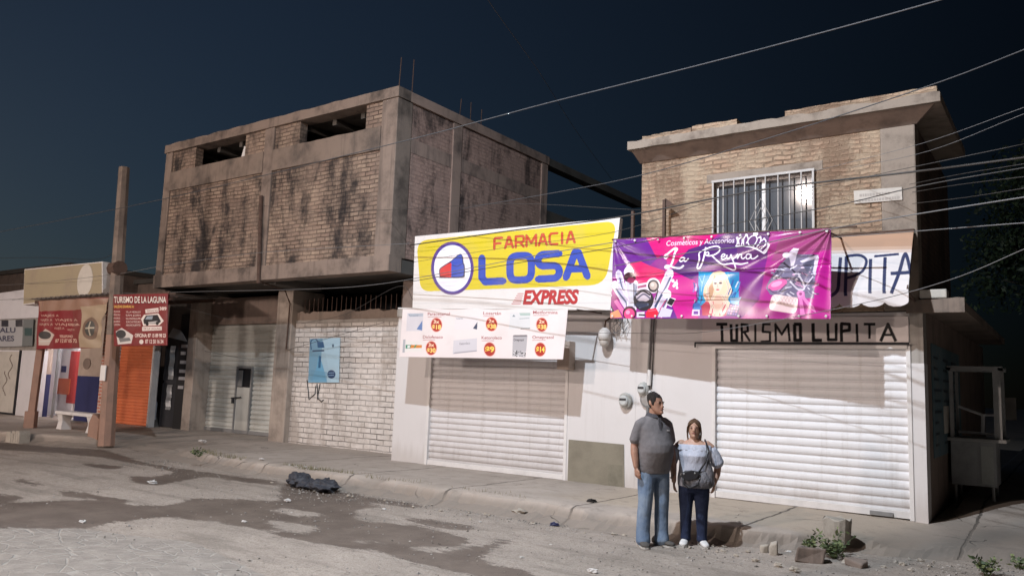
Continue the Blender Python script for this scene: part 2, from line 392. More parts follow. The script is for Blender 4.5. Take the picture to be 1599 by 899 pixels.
COB = [[(-80,812),(0,816),(150,826),(300,846),(470,920),(380,1000),(-80,1000)]]
GX0, GX1, GY0, GY1 = -26.0, 2.0, 2.0, 11.2
def road_attr():
    nx, ny = 700, 230
    def mk(polys, holes=()):
        c = Canvas(nx, ny, (0,0,0), lambda x, y: ((gnd(x,y).x-GX0)/(GX1-GX0), (GY1-gnd(x,y).y)/(GY1-GY0)))
        for p in polys: c._fill([c.pt(q) for q in p], (1,1,1))
        for p in holes: c._fill([c.pt(q) for q in p], (0,0,0))
        b = c.colours()[0][..., 0]
        for k in range(9 if len(polys) > 2 else 3):
            b = (np.roll(b,1,0)+np.roll(b,-1,0)+b*2)/4; b = (np.roll(b,1,1)+np.roll(b,-1,1)+b*2)/4
        return b
    return nx, ny, mk(WET, DRY), mk(COB)
def build_road():
    nx, ny, wet, cob = road_attr()
    # fine inner grid with coarse cells out to the horizon
    xs = np.concatenate([[-300,-120,-60,-40,-32,-28], GX0+(np.arange(nx)+.5)*(GX1-GX0)/nx, [3,5,8,14,24,50,120,300]])
    ys = np.concatenate([[-300,-100,-50,-25,-12,-5,-1,.8], (GY0+(np.arange(ny)+.5)*(GY1-GY0)/ny), [12.5,15,25,60,150,300]])
    ix0, iy0 = 6, 8
    X, Y = np.meshgrid(xs, ys); Z = np.zeros_like(X)
    rs = np.random.RandomState(3)
    for k in range(26):
        fx, fy, ph = rs.uniform(-3,3), rs.uniform(-3,3), rs.uniform(0,6.28); Z += np.sin(X*fx+Y*fy+ph)*.0022
    W = np.zeros_like(X); C = np.zeros_like(X)
    W[iy0:iy0+ny, ix0:ix0+nx] = wet[::-1]; C[iy0:iy0+ny, ix0:ix0+nx] = cob[::-1]
    Z -= W*.006
    Z[(Y > 11.3)] = -.03
    N = X.shape; idx = np.arange(X.size).reshape(N)
    q = np.stack([idx[:-1,:-1], idx[:-1,1:], idx[1:,1:], idx[1:,:-1]], -1).reshape(-1, 4)
    me = bpy.data.meshes.new('road'); me.from_pydata(np.stack([X,Y,Z],-1).reshape(-1,3).tolist(), [], q.tolist())
    for nme, A in (('wet', W), ('cobble', C)):
        a = me.attributes.new(nme, 'FLOAT', 'POINT'); a.data.foreach_set('value', A.astype(np.float32).ravel())
    me.polygons.foreach_set('use_smooth', [True]*len(me.polygons))
    o = bpy.data.objects.new('road', me); COL.objects.link(o); struct(o)
    t = NT('dusty_road')
    def att(n): q = t.n('ShaderNodeAttribute'); q.attribute_name = n; return q.outputs['Fac']
    w, cb = att('wet'), att('cobble')
    big = t.noise(.55, 6, .65); mid = t.noise(3.2, 6, .7); fine = t.noise(46, 5, .75); grit = t.noise(150, 3, .7)
    col = t.mix(t.ramp(big, .35, .65), (.47,.40,.345), (.36,.305,.26))
    col = t.mix(t.math('MULTIPLY', t.ramp(mid, .5, .72), .55), col, (.26,.22,.185))
    col = t.mix(t.math('MULTIPLY', t.ramp(mid, .30, .42), .0), col, (.33,.30,.27))
    col = t.mix(t.math('MULTIPLY', t.ramp(fine, .46, .66), .5), col, (.19,.16,.135))
    col = t.mix(t.math('MULTIPLY', t.ramp(grit, .56, .70), .5), col, (.44,.41,.385))
    # streaks along the street
    stv = t.noise(1.0, 5, .65, sc=(.5, 2.6, 1)); col = t.mix(t.math('MULTIPLY', t.ramp(stv, .48, .66), .55), col, (.21,.178,.15))
    spk = t.noise(17, 6, .8); col = t.mix(t.math('MULTIPLY', t.ramp(spk, .54, .62), .45), col, (.16,.13,.108)); col = t.mix(t.math('MULTIPLY', t.math('SUBTRACT', 1.0, t.ramp(spk, .36, .44)), .35), col, (.50,.455,.41))
    # stone paving
    vo = t.n('ShaderNodeTexVoronoi', feature='DISTANCE_TO_EDGE'); vo.inputs['Scale'].default_value = 4.6
    nd = t.n('ShaderNodeTexNoise'); nd.inputs['Scale'].default_value = 5; t.l(t.pos(), nd.inputs['Vector'])
    va = t.n('ShaderNodeVectorMath', operation='ADD'); t.l(t.scale(t.pos(), (.8, 1.35, 0)), va.inputs[0]); t.l(t.scale(nd.outputs['Color'], (.07,.07,0)), va.inputs[1]); t.l(va.outputs[0], vo.inputs['Vector'])
    gap = t.math('SUBTRACT', 1.0, t.ramp(vo.outputs['Distance'], .02, .05))
    breaks = t.ramp(t.noise(1.6, 4, .6), .34, .5)
    gap = t.math('MULTIPLY', gap, breaks)
    ce = t.ramp(t.math('ADD', cb, t.math('MULTIPLY', t.math('SUBTRACT', mid, .5), .6)), .45, .6)
    stonec = t.mix(t.ramp(t.noise(4.5, 4, .6), .35, .7), (.29,.255,.225), (.38,.335,.295))
    stonec = t.mix(t.math('MULTIPLY', gap, .75), stonec, (.45,.41,.37))
    col = t.mix(ce, col, stonec)
    wsum = t.math('ADD', w, t.math('ADD', t.math('MULTIPLY', t.math('SUBTRACT', t.noise(6.5, 8, .72, sc=(.45, 1.7, 1)), .5), 2.2), t.math('MULTIPLY', t.math('SUBTRACT', fine, .5), .9)))
    wf = t.ramp(wsum, .36, .56)
    damp = t.math('MULTIPLY', t.ramp(wsum, .16, .5), .28)
    wetc = t.mix(t.ramp(t.noise(1.7, 5, .7), .35, .7), (.08,.058,.046), (.14,.108,.087))
    col = t.mix(damp, col, (.12,.10,.088)); col = t.mix(t.math('MULTIPLY', wf, .82), col, wetc)
    rough = t.math('SUBTRACT', .92, t.math('MULTIPLY', wf, .34))
    h = t.math('ADD', t.math('ADD', t.math('MULTIPLY', mid, .8), t.math('MULTIPLY', spk, .5)), t.math('ADD', t.math('MULTIPLY', fine, .45), t.math('MULTIPLY', t.math('MULTIPLY', gap, ce), -.5)))
    bp = t.n('ShaderNodeBump'); bp.inputs['Distance'].default_value = .055; t.l(h, bp.inputs['Height']); t.l(t.math('SUBTRACT', .75, t.math('MULTIPLY', wf, .5)), bp.inputs['Strength'])
    t.out(col, rough, bp.outputs[0], spec=.3)
    me.materials.append(t.m)
    return o
build_road()

def sidewalk_z(x, f):     # f: metres behind the kerb crest
    h = np.interp(x, SX, SH); zf = np.interp(x, [-30,-2,-1.2,1], [.2,.18,.16,.12])
    return h+(zf-h)*min(1, f/1.6)
def build_sidewalk():
    xs = np.concatenate([np.arange(-70,-27,2.0), np.arange(-27,1.5,.07), np.arange(1.5,20,.8), [24,40]])
    offs = [None,'m','n','c']+[.05,.12,.2,.3,.42,.56,.72,.9,1.1,1.3,1.55,1.8,2.1,2.4,2.8,3.2,3.7,4.3,5.2,7,12,30]
    V = []; nrow = len(offs)
    for x in xs:
        yb = np.interp(x, SX, SYB)+ground_noise(x, 0, .9, .07)+ground_noise(x, 5, 3.1, .05)+ground_noise(x, 5, 9, .025); b = np.interp(x, SX, SB)*(1+ground_noise(x, 9, 1.3, .5)); h = np.interp(x, SX, SH)
        brk = max(0, ground_noise(x, 2.2, 1.7, 1.0)-.14)*.26*(1 if x > -16 else .4)
        for k, o in enumerate(offs):
            if o is None: V.append((x, yb-.1, -.04))
            elif o == 'm': V.append((x, yb+b*.62+ground_noise(x, 1, 5, .03), h*(.30+ground_noise(x, 3, 2, .3)+ground_noise(x, 3, 7, .2))))
            elif o == 'n': V.append((x, yb+b*.88+ground_noise(x, 8, 4, .02), h*.93-.012-brk*1.1))
            elif o == 'c': V.append((x, yb+b+ground_noise(x, 8, 4, .02), h-.012-brk+ground_noise(x, 6, 4, .012)))
            else:
                y = yb+b+o; z = sidewalk_z(x, o)+ground_noise(x, y, 1.1, .012)+ground_noise(x, y, 4, .005)-brk*math.exp(-o*6)
                if x > -1.4 and y > 12: z += min(.16, (y-12)*.1)
                V.append((x, y, z))
    n = nrow; F = [(i*n+k, (i+1)*n+k, (i+1)*n+k+1, i*n+k+1) for i in range(len(xs)-1) for k in range(n-1)]
    mb = MB(); mb.v = V; mb.f = F; mb.m = [0]*len(F)
    t = NT('old_sidewalk')
    big = t.noise(.8, 6, .65); mid = t.noise(4, 6, .7); fine = t.noise(60, 4, .7)
    col = t.mix(t.ramp(big, .35, .65), (.45,.385,.335), (.37,.315,.27))
    sp = t.n('ShaderNodeSeparateXYZ'); t.l(t.pos(), sp.inputs[0])
    tan = t.math('MULTIPLY', t.ramp(sp.outputs[0], -6.5, -5.2), t.math('SUBTRACT', 1.0, t.ramp(sp.outputs[0], -2.0, -1.3)))
    tan = t.math('MULTIPLY', tan, t.ramp(t.math('ADD', sp.outputs[1], t.math('MULTIPLY', t.math('SUBTRACT', mid, .5), .8)), 9.5, 9.8))
    col = t.mix(t.math('MULTIPLY', tan, .75), col, (.47,.385,.30))
    col = t.mix(t.math('MULTIPLY', t.ramp(mid, .5, .75), .5), col, (.14,.12,.10))
    col = t.mix(t.math('MULTIPLY', t.ramp(fine, .5, .8), .3), col, (.12,.105,.09))
    # slab joints
    jx = t.math('ABSOLUTE', t.math('SUBTRACT', t.math('FRACT', t.math('ADD', t.math('MULTIPLY', sp.outputs[0], .47), t.math('MULTIPLY', mid, .04))), .5))
    j = t.math('MULTIPLY', t.math('SUBTRACT', 1.0, t.ramp(jx, .004, .012)), .85)
    col = t.mix(j, col, (.08,.07,.06))
    # kerb face dust
    face = t.math('SUBTRACT', 1.0, t.ramp(sp.outputs[2], .09, .20)); col = t.mix(t.math('MULTIPLY', face, .8), col, t.mix(mid, (.16,.135,.115), (.30,.255,.215)))
    vo = t.n('ShaderNodeTexVoronoi', feature='DISTANCE_TO_EDGE'); vo.inputs['Scale'].default_value = .75
    va = t.n('ShaderNodeVectorMath', operation='ADD'); t.l(t.pos(), va.inputs[0]); nn = t.n('ShaderNodeTexNoise'); nn.inputs['Scale'].default_value = 2.5; t.l(t.pos(), nn.inputs['Vector']); t.l(t.scale(nn.outputs['Color'], (.5,.5,.1)), va.inputs[1]); t.l(va.outputs[0], vo.inputs['Vector'])
    crack = t.math('MULTIPLY', t.math('SUBTRACT', 1.0, t.ramp(vo.outputs['Distance'], .002, .007)), t.ramp(t.noise(1.1, 3, .6), .54, .60))
    col = t.mix(t.math('MULTIPLY', crack, .7), col, (.05,.045,.04))
    h = t.math('ADD', t.math('MULTIPLY', mid, .6), t.math('SUBTRACT', t.math('MULTIPLY', fine, .35), t.math('ADD', crack, j)))
    t.out(col, .92, t.bump(h, .6, .02), spec=.25)
    o = mb.build('sidewalk', t.m); nr = len(offs)-1; o.data.polygons.foreach_set('use_smooth', [(i % nr) > 2 for i in range(len(o.data.polygons))]); return struct(o)
build_sidewalk()

# ================================================================== BUILDINGS
def shutter_mesh(x0, x1, y, z0, z1, pitch=.115, depth=.03, cap=True):
    """rolling shutter: a rib profile run across the opening"""
    prof = []; n = max(1, round((z1-z0)/pitch)); p = (z1-z0)/n
    for i in range(n):
        za = z0+i*p
        for f, d in ((0,0),(.06,.2),(.18,.75),(.36,1),(.56,1),(.76,.8),(.9,.3),(.96,0)): prof.append((za+f*p, -d*depth))
    prof.append((z1, 0)); mb = MB(); k = len(prof); nxs = 14
    vs = []; fs = []
    for j in range(nxs+1):
        x = x0+(x1-x0)*j/nxs
        for z, d in prof: vs.append((x, y+d+.014*mnoise.noise(Vector((x*1.1, z*1.3, 5+y)))+.008*max(0, mnoise.noise(Vector((x*2.6, z*2.9, 2)))-.25)+.003*mnoise.noise(Vector((x*.4, z*9, 1))), z))
    for j in range(nxs):
        for i in range(k-1): fs.append((j*k+i, (j+1)*k+i, (j+1)*k+i+1, j*k+i+1))
    mb.add(vs, fs); return mb

# ---- two-storey unfinished brick building
LX0, LX1, LY = -19.45, -11.05, 11.3
bld = empty('brick_building', (-15.2, 12.9, .2), 'unfinished two-storey brick building with a stained overhanging upper floor above a grey garage shutter', 'building')
mid0, mid1 = -15.32, -14.98
w = MB(); w.box(-19.15, mid0, LY+.04, LY+.26, 4.22, 6.45).box(mid1, -11.5, LY+.04, LY+.26, 4.22, 6.45)
for a, b in ((-19.15,-18.15),(-16.1,mid0),(mid1,-14.12),(-12.0,-11.5)): w.box(a, b, LY+.045, LY+.255, 6.95, 7.5)
w.build('brick_wall', M['brick_old'], bld)
sw = MB(); sw.box(LX1-.25, LX1-.03, LY+.46, 13.1, 4.22, 6.45).box(LX1-.25, LX1-.03, 13.42, 16.7, 4.22, 6.45).box(LX1-.25, LX1-.03, LY+.46, 13.1, 6.75, 7.5).box(LX1-.25, LX1-.03, 13.42, 16.7, 6.75, 7.5)
sw.build('side_wall', M['brick_red'], bld)
def jag_beam(mb, x0, x1, y0, y1, z0, z1, n=26, a=.025, seed=0):
    """concrete member with an uneven top edge"""
    vs = []; fs = []
    for i in range(n+1):
        x = x0+(x1-x0)*i/n; t = a*mnoise.noise(Vector((x*2.3, seed, 0)))+a*.6*mnoise.noise(Vector((x*7, seed, 2))); b = a*.4*mnoise.noise(Vector((x*3.1, seed, 7)))
        vs += [(x,y0+b,z0+b),(x,y0+b*.8,z1+t),(x,y1,z1+t),(x,y1,z0+b)]
    for i in range(n):
        for k in range(4): fs.append((i*4+k, (i+1)*4+k, (i+1)*4+(k+1)%4, i*4+(k+1)%4))
    fs += [(0,1,2,3), (n*4+3,n*4+2,n*4+1,n*4)]; mb.add(vs, fs)
for cc in ((LX0,-19.15,LY,LY+.3,4.2,7.5),(mid0,mid1,LY,LY+.3,4.2,7.5),(-11.5,LX1,LY,LY+.45,4.2,7.5),(LX1-.28,LX1,13.1,13.42,4.2,7.5),(LX1-.28,LX1,16.7,17.0,3.9,7.5)):
    c = MB(); c.box(*cc); c.build('column', M['concrete_pale'] if cc[2] < 12 else M['side_conc'], bld, bev=.015)
c = MB(); c.box(LX1-.25, LX1-.03, 17.0, 24, 3.0, 6.3); c.build('rear_wall', M['concrete_dark_shaded'], bld)  # night shade at the far end is put into this darker colour
c = MB(); jag_beam(c, LX0-.02, LX1+.02, LY-.03, LY+.32, 3.9, 4.23, 30, .02, 1); c.build('floor_beam', M['concrete_pale'], bld)
c = MB(); jag_beam(c, -19.15, mid0, LY-.01, LY+.28, 6.45, 6.95, 16, .015, 2); jag_beam(c, mid1, -11.5, LY-.01, LY+.28, 6.45, 6.95, 16, .015, 3)
c.build('band_beam', M['concrete'], bld); c = MB(); c.box(LX1-.27, LX1-.022, LY+.45, 13.1, 6.45, 6.75).box(LX1-.27, LX1-.022, 13.42, 16.7, 6.45, 6.75); c.build('band_beam', M['side_conc'], bld)
c = MB(); jag_beam(c, LX0-.03, LX1+.03, LY-.03, LY+.35, 7.5, 7.72, 40, .03, 4)
c.build('roof_beam', M['concrete_pale'], bld); c = MB(); c.box(LX1-.3, LX1+.03, LY+.35, 17.0, 7.5, 7.71); c.build('roof_beam', M['side_conc'], bld); c = MB(); c.box(LX1-.3, LX1+.0, 17.0, 22.5, 7.5, 7.70); c.build('roof_beam', M['concrete_dark_shaded'], bld)  # rearmost beam drawn darker: its fade into darkness is painted in
c = MB(); c.box(LX0+.06, LX1-.3, LY+.35, 16.9, 7.52, 7.66); c.box(LX0+.06, LX1-.3, 16.5, 16.7, 4.2, 7.5); c.box(LX0+.02, LX0+.2, LY+.3, 16.5, 3.9, 7.5)
for xx in (-18.6, -17.7, -16.8, -14.3, -13.4, -12.5): c.box(xx, xx+.12, LY+.36, 16.4, 7.38, 7.515)
c.build('roof_slab', M['concrete_dark_shaded'], bld)
c = MB(); c.box(LX0+.05, LX1-.02, LY+.32, 16.9, 4.0, 4.18).box(mid0-.05, mid1+.05, LY+.32, 13.0, 3.84, 3.998).box(LX1-.3, LX1, LY+.32, 16.9, 3.9, 3.998).box(LX0, LX0+.3, LY+.32, 13.0, 3.85, 3.998)
c.build('floor_slab', M['concrete_dark_shaded'], bld)
# ground floor
c = MB(); c.box(-20.25, -19.85, 12.9, 13.5, .1, 3.84)
c.build('pillar', M['pillar'], bld, bev=.02)
c = MB(); c.box(-15.95, -15.38, 12.5, 13.5, .1, 3.84); c.build('pillar', M['pillar'], bld, bev=.02)
c = MB(); c.box(-11.5, -11.02, 12.2, 13.0, .1, 3.84); c.build('pillar', M['brown_render'], bld, bev=.02)
c = MB(); c.box(-15.378, -11.502, 12.65, 12.85, .1, 3.02); c.build('whitewashed_wall', M['brick_white'], bld)
c = MB(); jag_beam(c, -15.376, -11.504, 12.64, 12.86, 3.02, 3.10, 24, .01, 11); c.build('wall_coping', M['plaster_grey'], bld)
c = MB(); jag_beam(c, -15.376, -11.504, 12.67, 12.9, 3.10, 3.30, 44, .09, 12); c.build('broken_coping', M['concrete'], bld)
for i in range(24):
    x = -15.25+i*.16; g = MB(); g.tube([(x, 12.78, 3.2), (x+.006*rnd.uniform(-1,1), 12.78, 3.64+rnd.uniform(-.03,.04))], .011, 5); g.build('spike', M['rust'], bld)
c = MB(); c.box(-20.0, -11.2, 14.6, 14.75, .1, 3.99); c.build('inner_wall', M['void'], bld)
c = MB(); c.box(-19.848, -15.952, 13.3, 13.5, 3.12, 3.84); c.build('lintel', M['brown_render'], bld)
gs = shutter_mesh(-19.84, -15.96, 13.42, .2, 3.12, .125, .028).build('garage_shutter', M['shutter_grey'], bld, smooth=False)
# wicket door in the shutter
D = [at(371,574,13.36), at(393,574,13.36), at(386,676,13.36), at(363,674,13.36)]
wx0, wx1, wz0, wz1 = D[0].x+.02, D[1].x, .23, 1.92
c = MB()
for b in ((wx0-.05,wx0,wz0,wz1+.05),(wx1,wx1+.05,wz0,wz1+.05),(wx0,wx1,wz1,wz1+.05)): c.box(b[0], b[1], 13.345, 13.40, b[2], b[3])
wd_ = c.build('wicket_door', M['grey_metal'], gs)
c = MB(); c.box(wx0+.002, wx1-.002, 13.37, 13.40, wz0, wz1-.50); c.build('door_leaf', M['shutter_grey'], wd_)
c = MB(); c.box(wx0+.002, wx1-.002, 13.378, 13.40, wz1-.5, wz1-.002); c.build('door_opening', M['void'], wd_)
c = MB(); c.box(wx0+.03, wx0+.22, 13.36, 13.375, wz1-.48, wz1-.05); c.build('bent_flap', M['grey_metal'], wd_)
c = MB(); c.tube([(wx0-.16,13.33,1.12),(wx0+.25,13.33,1.15)], .018, 6).box(wx0-.12, wx0-.04, 13.31, 13.35, .98, 1.12); c.build('latch', M['dark_metal'], wd_)
c = MB(); c.box(-19.84, -15.96, 13.36, 13.41, .2, .29); c.build('bottom_rail', M['grey_metal'], gs)
c = MB(); c.tube([at(408,306,LY-.05), at(406,360,LY-.06), at(404,442,LY-.05)], .045, 8); c.build('drain_pipe', M['rust'], bld)
c = MB(); c.tube([at(407,440,LY), (mid0-.0, 12.2, 3.78), (mid0-.1, 12.45, 3.5), (mid0-.12,12.45,2.4)], .02, 6); c.build('drain_pipe', M['rust'], bld)
for px, h in ((628,.75),(636,.85),(668,.5),(676,.55),(684,.5)):
    p = at(px, 140, 11.5) if px < 640 else None
    b = Vector((LX1-.15, 11.45+(px-628)*.05, 7.68)); g = MB(); g.tube([b, b+Vector((.02*rnd.uniform(-1,1), .02, h))], .009, 5); g.build('rebar', M['rust'], bld)
c = MB(); p = at(381, 240, LY+.1); c.add([p+Vector((-.12,0,-.12)), p+Vector((.12,-.02,-.1)), p+Vector((.14,.02,.1)), p+Vector((-.02,.01,.2)), p+Vector((0,.16,.0))], [(0,1,2,3),(0,4,1),(1,4,2),(2,4,3),(3,4,0)])
tag(c.build('plastic_bag', M['asph_paper'], base=p), 'small white plastic bag caught on the sill of a dark upper floor opening', 'bag')

# ---- pharmacy, one storey
FY = 11.6
ph = empty('pharmacy_building', (-8.2, FY, .18), 'one-storey white pharmacy building with a half shaded cream roller shutter', 'building')
c = MB(); c.box(-11.0, -10.14, FY, FY+.3, .08, 3.0).box(-7.0, -5.74, FY, FY+.3, .08, 3.0).box(-10.14, -7.0, FY+.002, FY+.3, 2.52, 3.0); c.box(-11.0, -10.8, FY+.3, 20, .1, 3.0)
c.build('wall', M['plaster'], ph)
c = MB(); jag_beam(c, -11.0, -5.74, FY-.05, FY+.4, 3.0, 3.14, 50, .02, 21); c.build('roof_edge', M['plaster_grey'], ph)
c = MB(); jag_beam(c, -7.1, -5.76, FY+.0, FY+.25, 3.142, 3.24, 40, .05, 22); c.build('rubble_course', M['concrete'], ph)
c = MB(); c.box(-11.0, -5.74, FY+.4, 20, 3.0, 3.12); c.build('roof_slab', M['concrete_dark_shaded'], ph)
fs_ = shutter_mesh(-10.1, -7.06, FY+.06, .2, 2.5, .112, .022).build('roller_shutter', M['shutter_white_farm'], ph)
for x in (-10.14, -7.06): c = MB(); c.box(x, x+.06, FY-.012, FY+.09, .18, 2.515); c.build('guide_rail', M['white_metal'], ph, bev=.006)
c = MB(); c.box(-10.08, -7.07, FY+.005, FY+.06, .185, .27); c.build('bottom_rail', M['white_metal'], fs_, bev=.006)
p0, p1 = at(883,533,FY-.1), at(893,577,FY-.1); c = MB(); c.box(p0.x-.1, p1.x, FY-.2, FY-.002, p1.z, p0.z); c.build('shutter_box', M['tan_wall'], ph, bev=.01)
c = MB(); c.slab4([(-6.96,FY-.012,.86),(-5.93,FY-.012,.85),(-5.91,FY-.012,.17),(-6.96,FY-.012,.17)], .02); c.build('unpainted_patch', M['bare'], ph)
c = MB(); c.slab4([(-6.2,FY-.016,.52),(-5.95,FY-.016,.52),(-5.94,FY-.016,.18),(-6.2,FY-.016,.18)], .01); c.build('render_patch', paint('bare_render_dark', (.21,.19,.145), .3, 4, .9, .2), ph)

# ---- corner building, two storeys
cb = empty('corner_building', (-3.6, FY, .18), 'two-storey tan brick corner building with a barred upper window above a bright white roller shutter', 'building')
SX0, SX1 = -4.42, -1.78
c = MB(); c.box(-5.738, SX0-.05, FY, FY+.3, .08, 2.88).box(SX1+.03, -1.59, FY, FY+.3, .05, 2.2).box(SX0-.05, SX1+.03, FY+.003, FY+.3, 2.40, 2.88)
c.build('wall', M['plaster'], cb)
c = MB(); c.box(SX1+.03, -1.592, FY+.004, FY+.3, 2.2, 2.9); c.build('bare_pillar', M['plaster_grey'], cb)
c = MB(); c.box(-1.84, -1.588, FY+.31, 20, .05, 2.9); c.build('side_wall', M['brown_render'], cb)
ts = shutter_mesh(SX0, SX1, FY+.06, .2, 2.42, .117, .022).build('roller_shutter', M['shutter_white'], cb)
c = MB(); c.box(SX0+.01, SX1-.01, FY+.0, FY+.058, .19, .285); c.build('bottom_rail', M['white_metal'], ts, bev=.006)
c = MB(); c.box(-2.28, -2.0, FY-.03, FY-.002, .2, .25); c.build('lock_hasp', M['grey_metal'], ts)
for x in (SX0-.05, SX1-.02): c = MB(); c.box(x, x+.055, FY-.016, FY+.09, .17, 2.43); c.build('guide_rail', M['white_metal'], cb, bev=.006)
c = MB(); c.box(SX0+.0, SX1-.0, FY-.03, FY+.0, 2.385, 2.44); c.build('shutter_hood', M['white_metal'], cb, bev=.008)
c = MB(); c.tube([(-4.72,FY-.06,2.47),(SX1+.03,FY-.06,2.455)], .014, 6).tube([(-4.72,FY-.06,2.40),(-4.72,FY-.06,2.475)], .012, 6); c.build('curtain_rod', M['dark_metal'], cb)
# painted name board
TLb, TRb, BRb, BLb = (-4.62,FY-.02,2.86), (-1.76,FY-.02,2.82), (-1.76,FY-.02,2.475), (-4.62,FY-.02,2.49)
cv = Canvas(420, 64, (222,212,208), world_tf(FY-.02, TLb, TRb, BRb, BLb))
S7 = lambda P: [(1080+x*.4116, 460+y*.4116) for x, y in P]
K = (22,20,22)
def st7(P, w=11): cv.line(S7(P), w*.4116, K)
st7([(94,112),(136,112)]); st7([(115,112),(117,178)]); st7([(150,112),(152,174),(172,174),(172,112)]); st7([(192,178),(190,112),(212,114),(214,138),(194,142)], 9); st7([(200,142),(222,176)], 9); st7([(242,112),(242,178)], 9)
st7([(300,112),(272,112),(270,140),(298,142),(297,176),(262,178)], 9); st7([(320,178),(318,112),(342,150),(366,112),(372,176)], 9); st7([(390,112),(392,172),(414,172),(412,112),(388,112)], 13)
st7([(460,108),(462,172),(494,172)], 13); st7([(516,108),(518,170),(548,170),(548,108)], 11); st7([(568,178),(568,110),(598,112),(598,134),(572,138)], 12); st7([(626,110),(628,178)], 10); st7([(652,112),(696,112)], 10); st7([(674,112),(674,166)], 10); st7([(716,176),(744,112),(774,176)], 12); st7([(730,152),(760,152)], 8)
M['print_wall'] = attr_mat('painted_wall_print', .8, .3)
M['print_vinyl'] = attr_mat('glossy_vinyl_print', .22, .6)
M['print_board'] = attr_mat('sign_board_print', .45, .45)
nb = cv.build('name_board', quad_surf(TLb, TRb, BRb, BLb), M['print_wall'], cb, thick=.015)
# upper floor: wall round a window
UX0, UX1, UY = -5.69, -1.62, FY
W0, W1, WZ0, WZ1 = -4.45, -2.95, 3.42, 4.96
c = MB(); c.box(UX0, W0, UY, UY+.28, 2.9, 5.45).box(W1, -2.06, UY, UY+.28, 2.9, 5.45).box(W0, W1, UY, UY+.28, 2.9, WZ0).box(W0, W1, UY, UY+.28, WZ1+.14, 5.45)
c.build('brick_wall', M['brick_tan'], cb)
c = MB(); c.box(-2.06, UX1, UY-.012, UY+.3, 2.9, 5.45); c.build('corner_column', M['roof_conc'], cb, bev=.02)
c = MB(); c.box(W0-.12, W1+.12, UY-.008, UY+.2, WZ1, WZ1+.14); c.build('window_lintel', M['roof_conc'], cb)
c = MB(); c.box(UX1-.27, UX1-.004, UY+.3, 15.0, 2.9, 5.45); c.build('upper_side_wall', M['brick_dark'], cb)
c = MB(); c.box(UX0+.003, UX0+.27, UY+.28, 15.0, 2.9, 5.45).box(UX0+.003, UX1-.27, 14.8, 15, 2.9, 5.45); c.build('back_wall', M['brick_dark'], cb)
c = MB(); c.box(UX0+.01, UX1-.01, UY+.01, 14.99, 2.88, 2.899); c.build('floor_slab', M['concrete_dark_shaded'], cb)
c = MB(); jag_beam(c, -5.80, -1.27, UY-.33, UY+.45, 5.60, 5.73, 60, .03, 31); c.box(-1.7, -1.27, UY+.45, 14.2, 5.61, 5.73).box(-5.79, -1.7, UY+.45, 15.0, 5.6, 5.72); c.build('cornice', M['roof_conc'], cb)
c = MB(); c.slab4([(-5.76,UY-.27,5.605),(-1.34,UY-.27,5.605),(-1.6,UY-.02,5.44),(-5.72,UY-.02,5.44)], .05); c.box(-5.72, -1.64, UY-.014, UY+.29, 5.45, 5.60); c.build('cornice_cove', M['brown_render'], cb)
for a, b, h in ((-5.6,-4.75,.10),(-4.74,-4.02,.13),(-3.3,-1.32,.12)):
    c = MB(); jag_beam(c, a, b, UY-.2, UY+.02, 5.735, 5.735+h, 34, .022, int(a*7)); c.build('parapet', M['brick_tan'], cb)
wf = MB()
for b in ((W0,W0+.05,WZ0,WZ1),(W1-.05,W1,WZ0,WZ1),(W0+.05,W1-.05,WZ1-.05,WZ1),(W0+.05,W1-.05,WZ0,WZ0+.05),(-3.725,-3.675,WZ0+.05,WZ1-.05)): wf.box(b[0], b[1], UY+.06, UY+.11, b[2], b[3])
wo = wf.build('window', M['white_metal'], cb)
c = MB(); c.box(W0+.05, -3.725, UY+.08, UY+.09, WZ0+.05, WZ1-.05); c.build('pane', M['glass'], wo)
c = MB(); c.box(-3.675, W1-.05, UY+.08, UY+.09, WZ0+.05, WZ1-.05); c.build('pane', M['glass'], wo)
c = MB(); c.box(W0+.02, W1-.02, UY+.32, UY+.36, WZ0, WZ1); c.build('curtain', M['concrete'], wo)
gr = MB(); gy = UY-.05
gr.box(W0-.02, W1+.02, gy-.015, gy+.015, WZ1-.01, WZ1+.025).box(W0-.02, W1+.02, gy-.015, gy+.015, WZ0-.025, WZ0+.01)
for i in range(10):
    x = W0+(W1-W0)*i/9; wv = .014 if i in (0, 9) else .0075
    if i == 5: x -= .02
    gr.box(x-wv, x+wv, gy-.013, gy+.013, WZ0+.012, WZ1-.012)
cx_, cz_ = W0+(W1-W0)*.5, 4.28
for a in (.17, .10):
    q = [(cx_-a,cz_),(cx_,cz_+a*2),(cx_+a,cz_),(cx_,cz_-a*2),(cx_-a,cz_)]
    for i in range(4): gr.tube([(q[i][0],gy-.02,q[i][1]),(q[i+1][0],gy-.02,q[i+1][1])], .0045, 5)
gr.build('window_bars', paint('pale_bar_paint', (.40,.37,.35), .25, 5, .5, .1), cb)
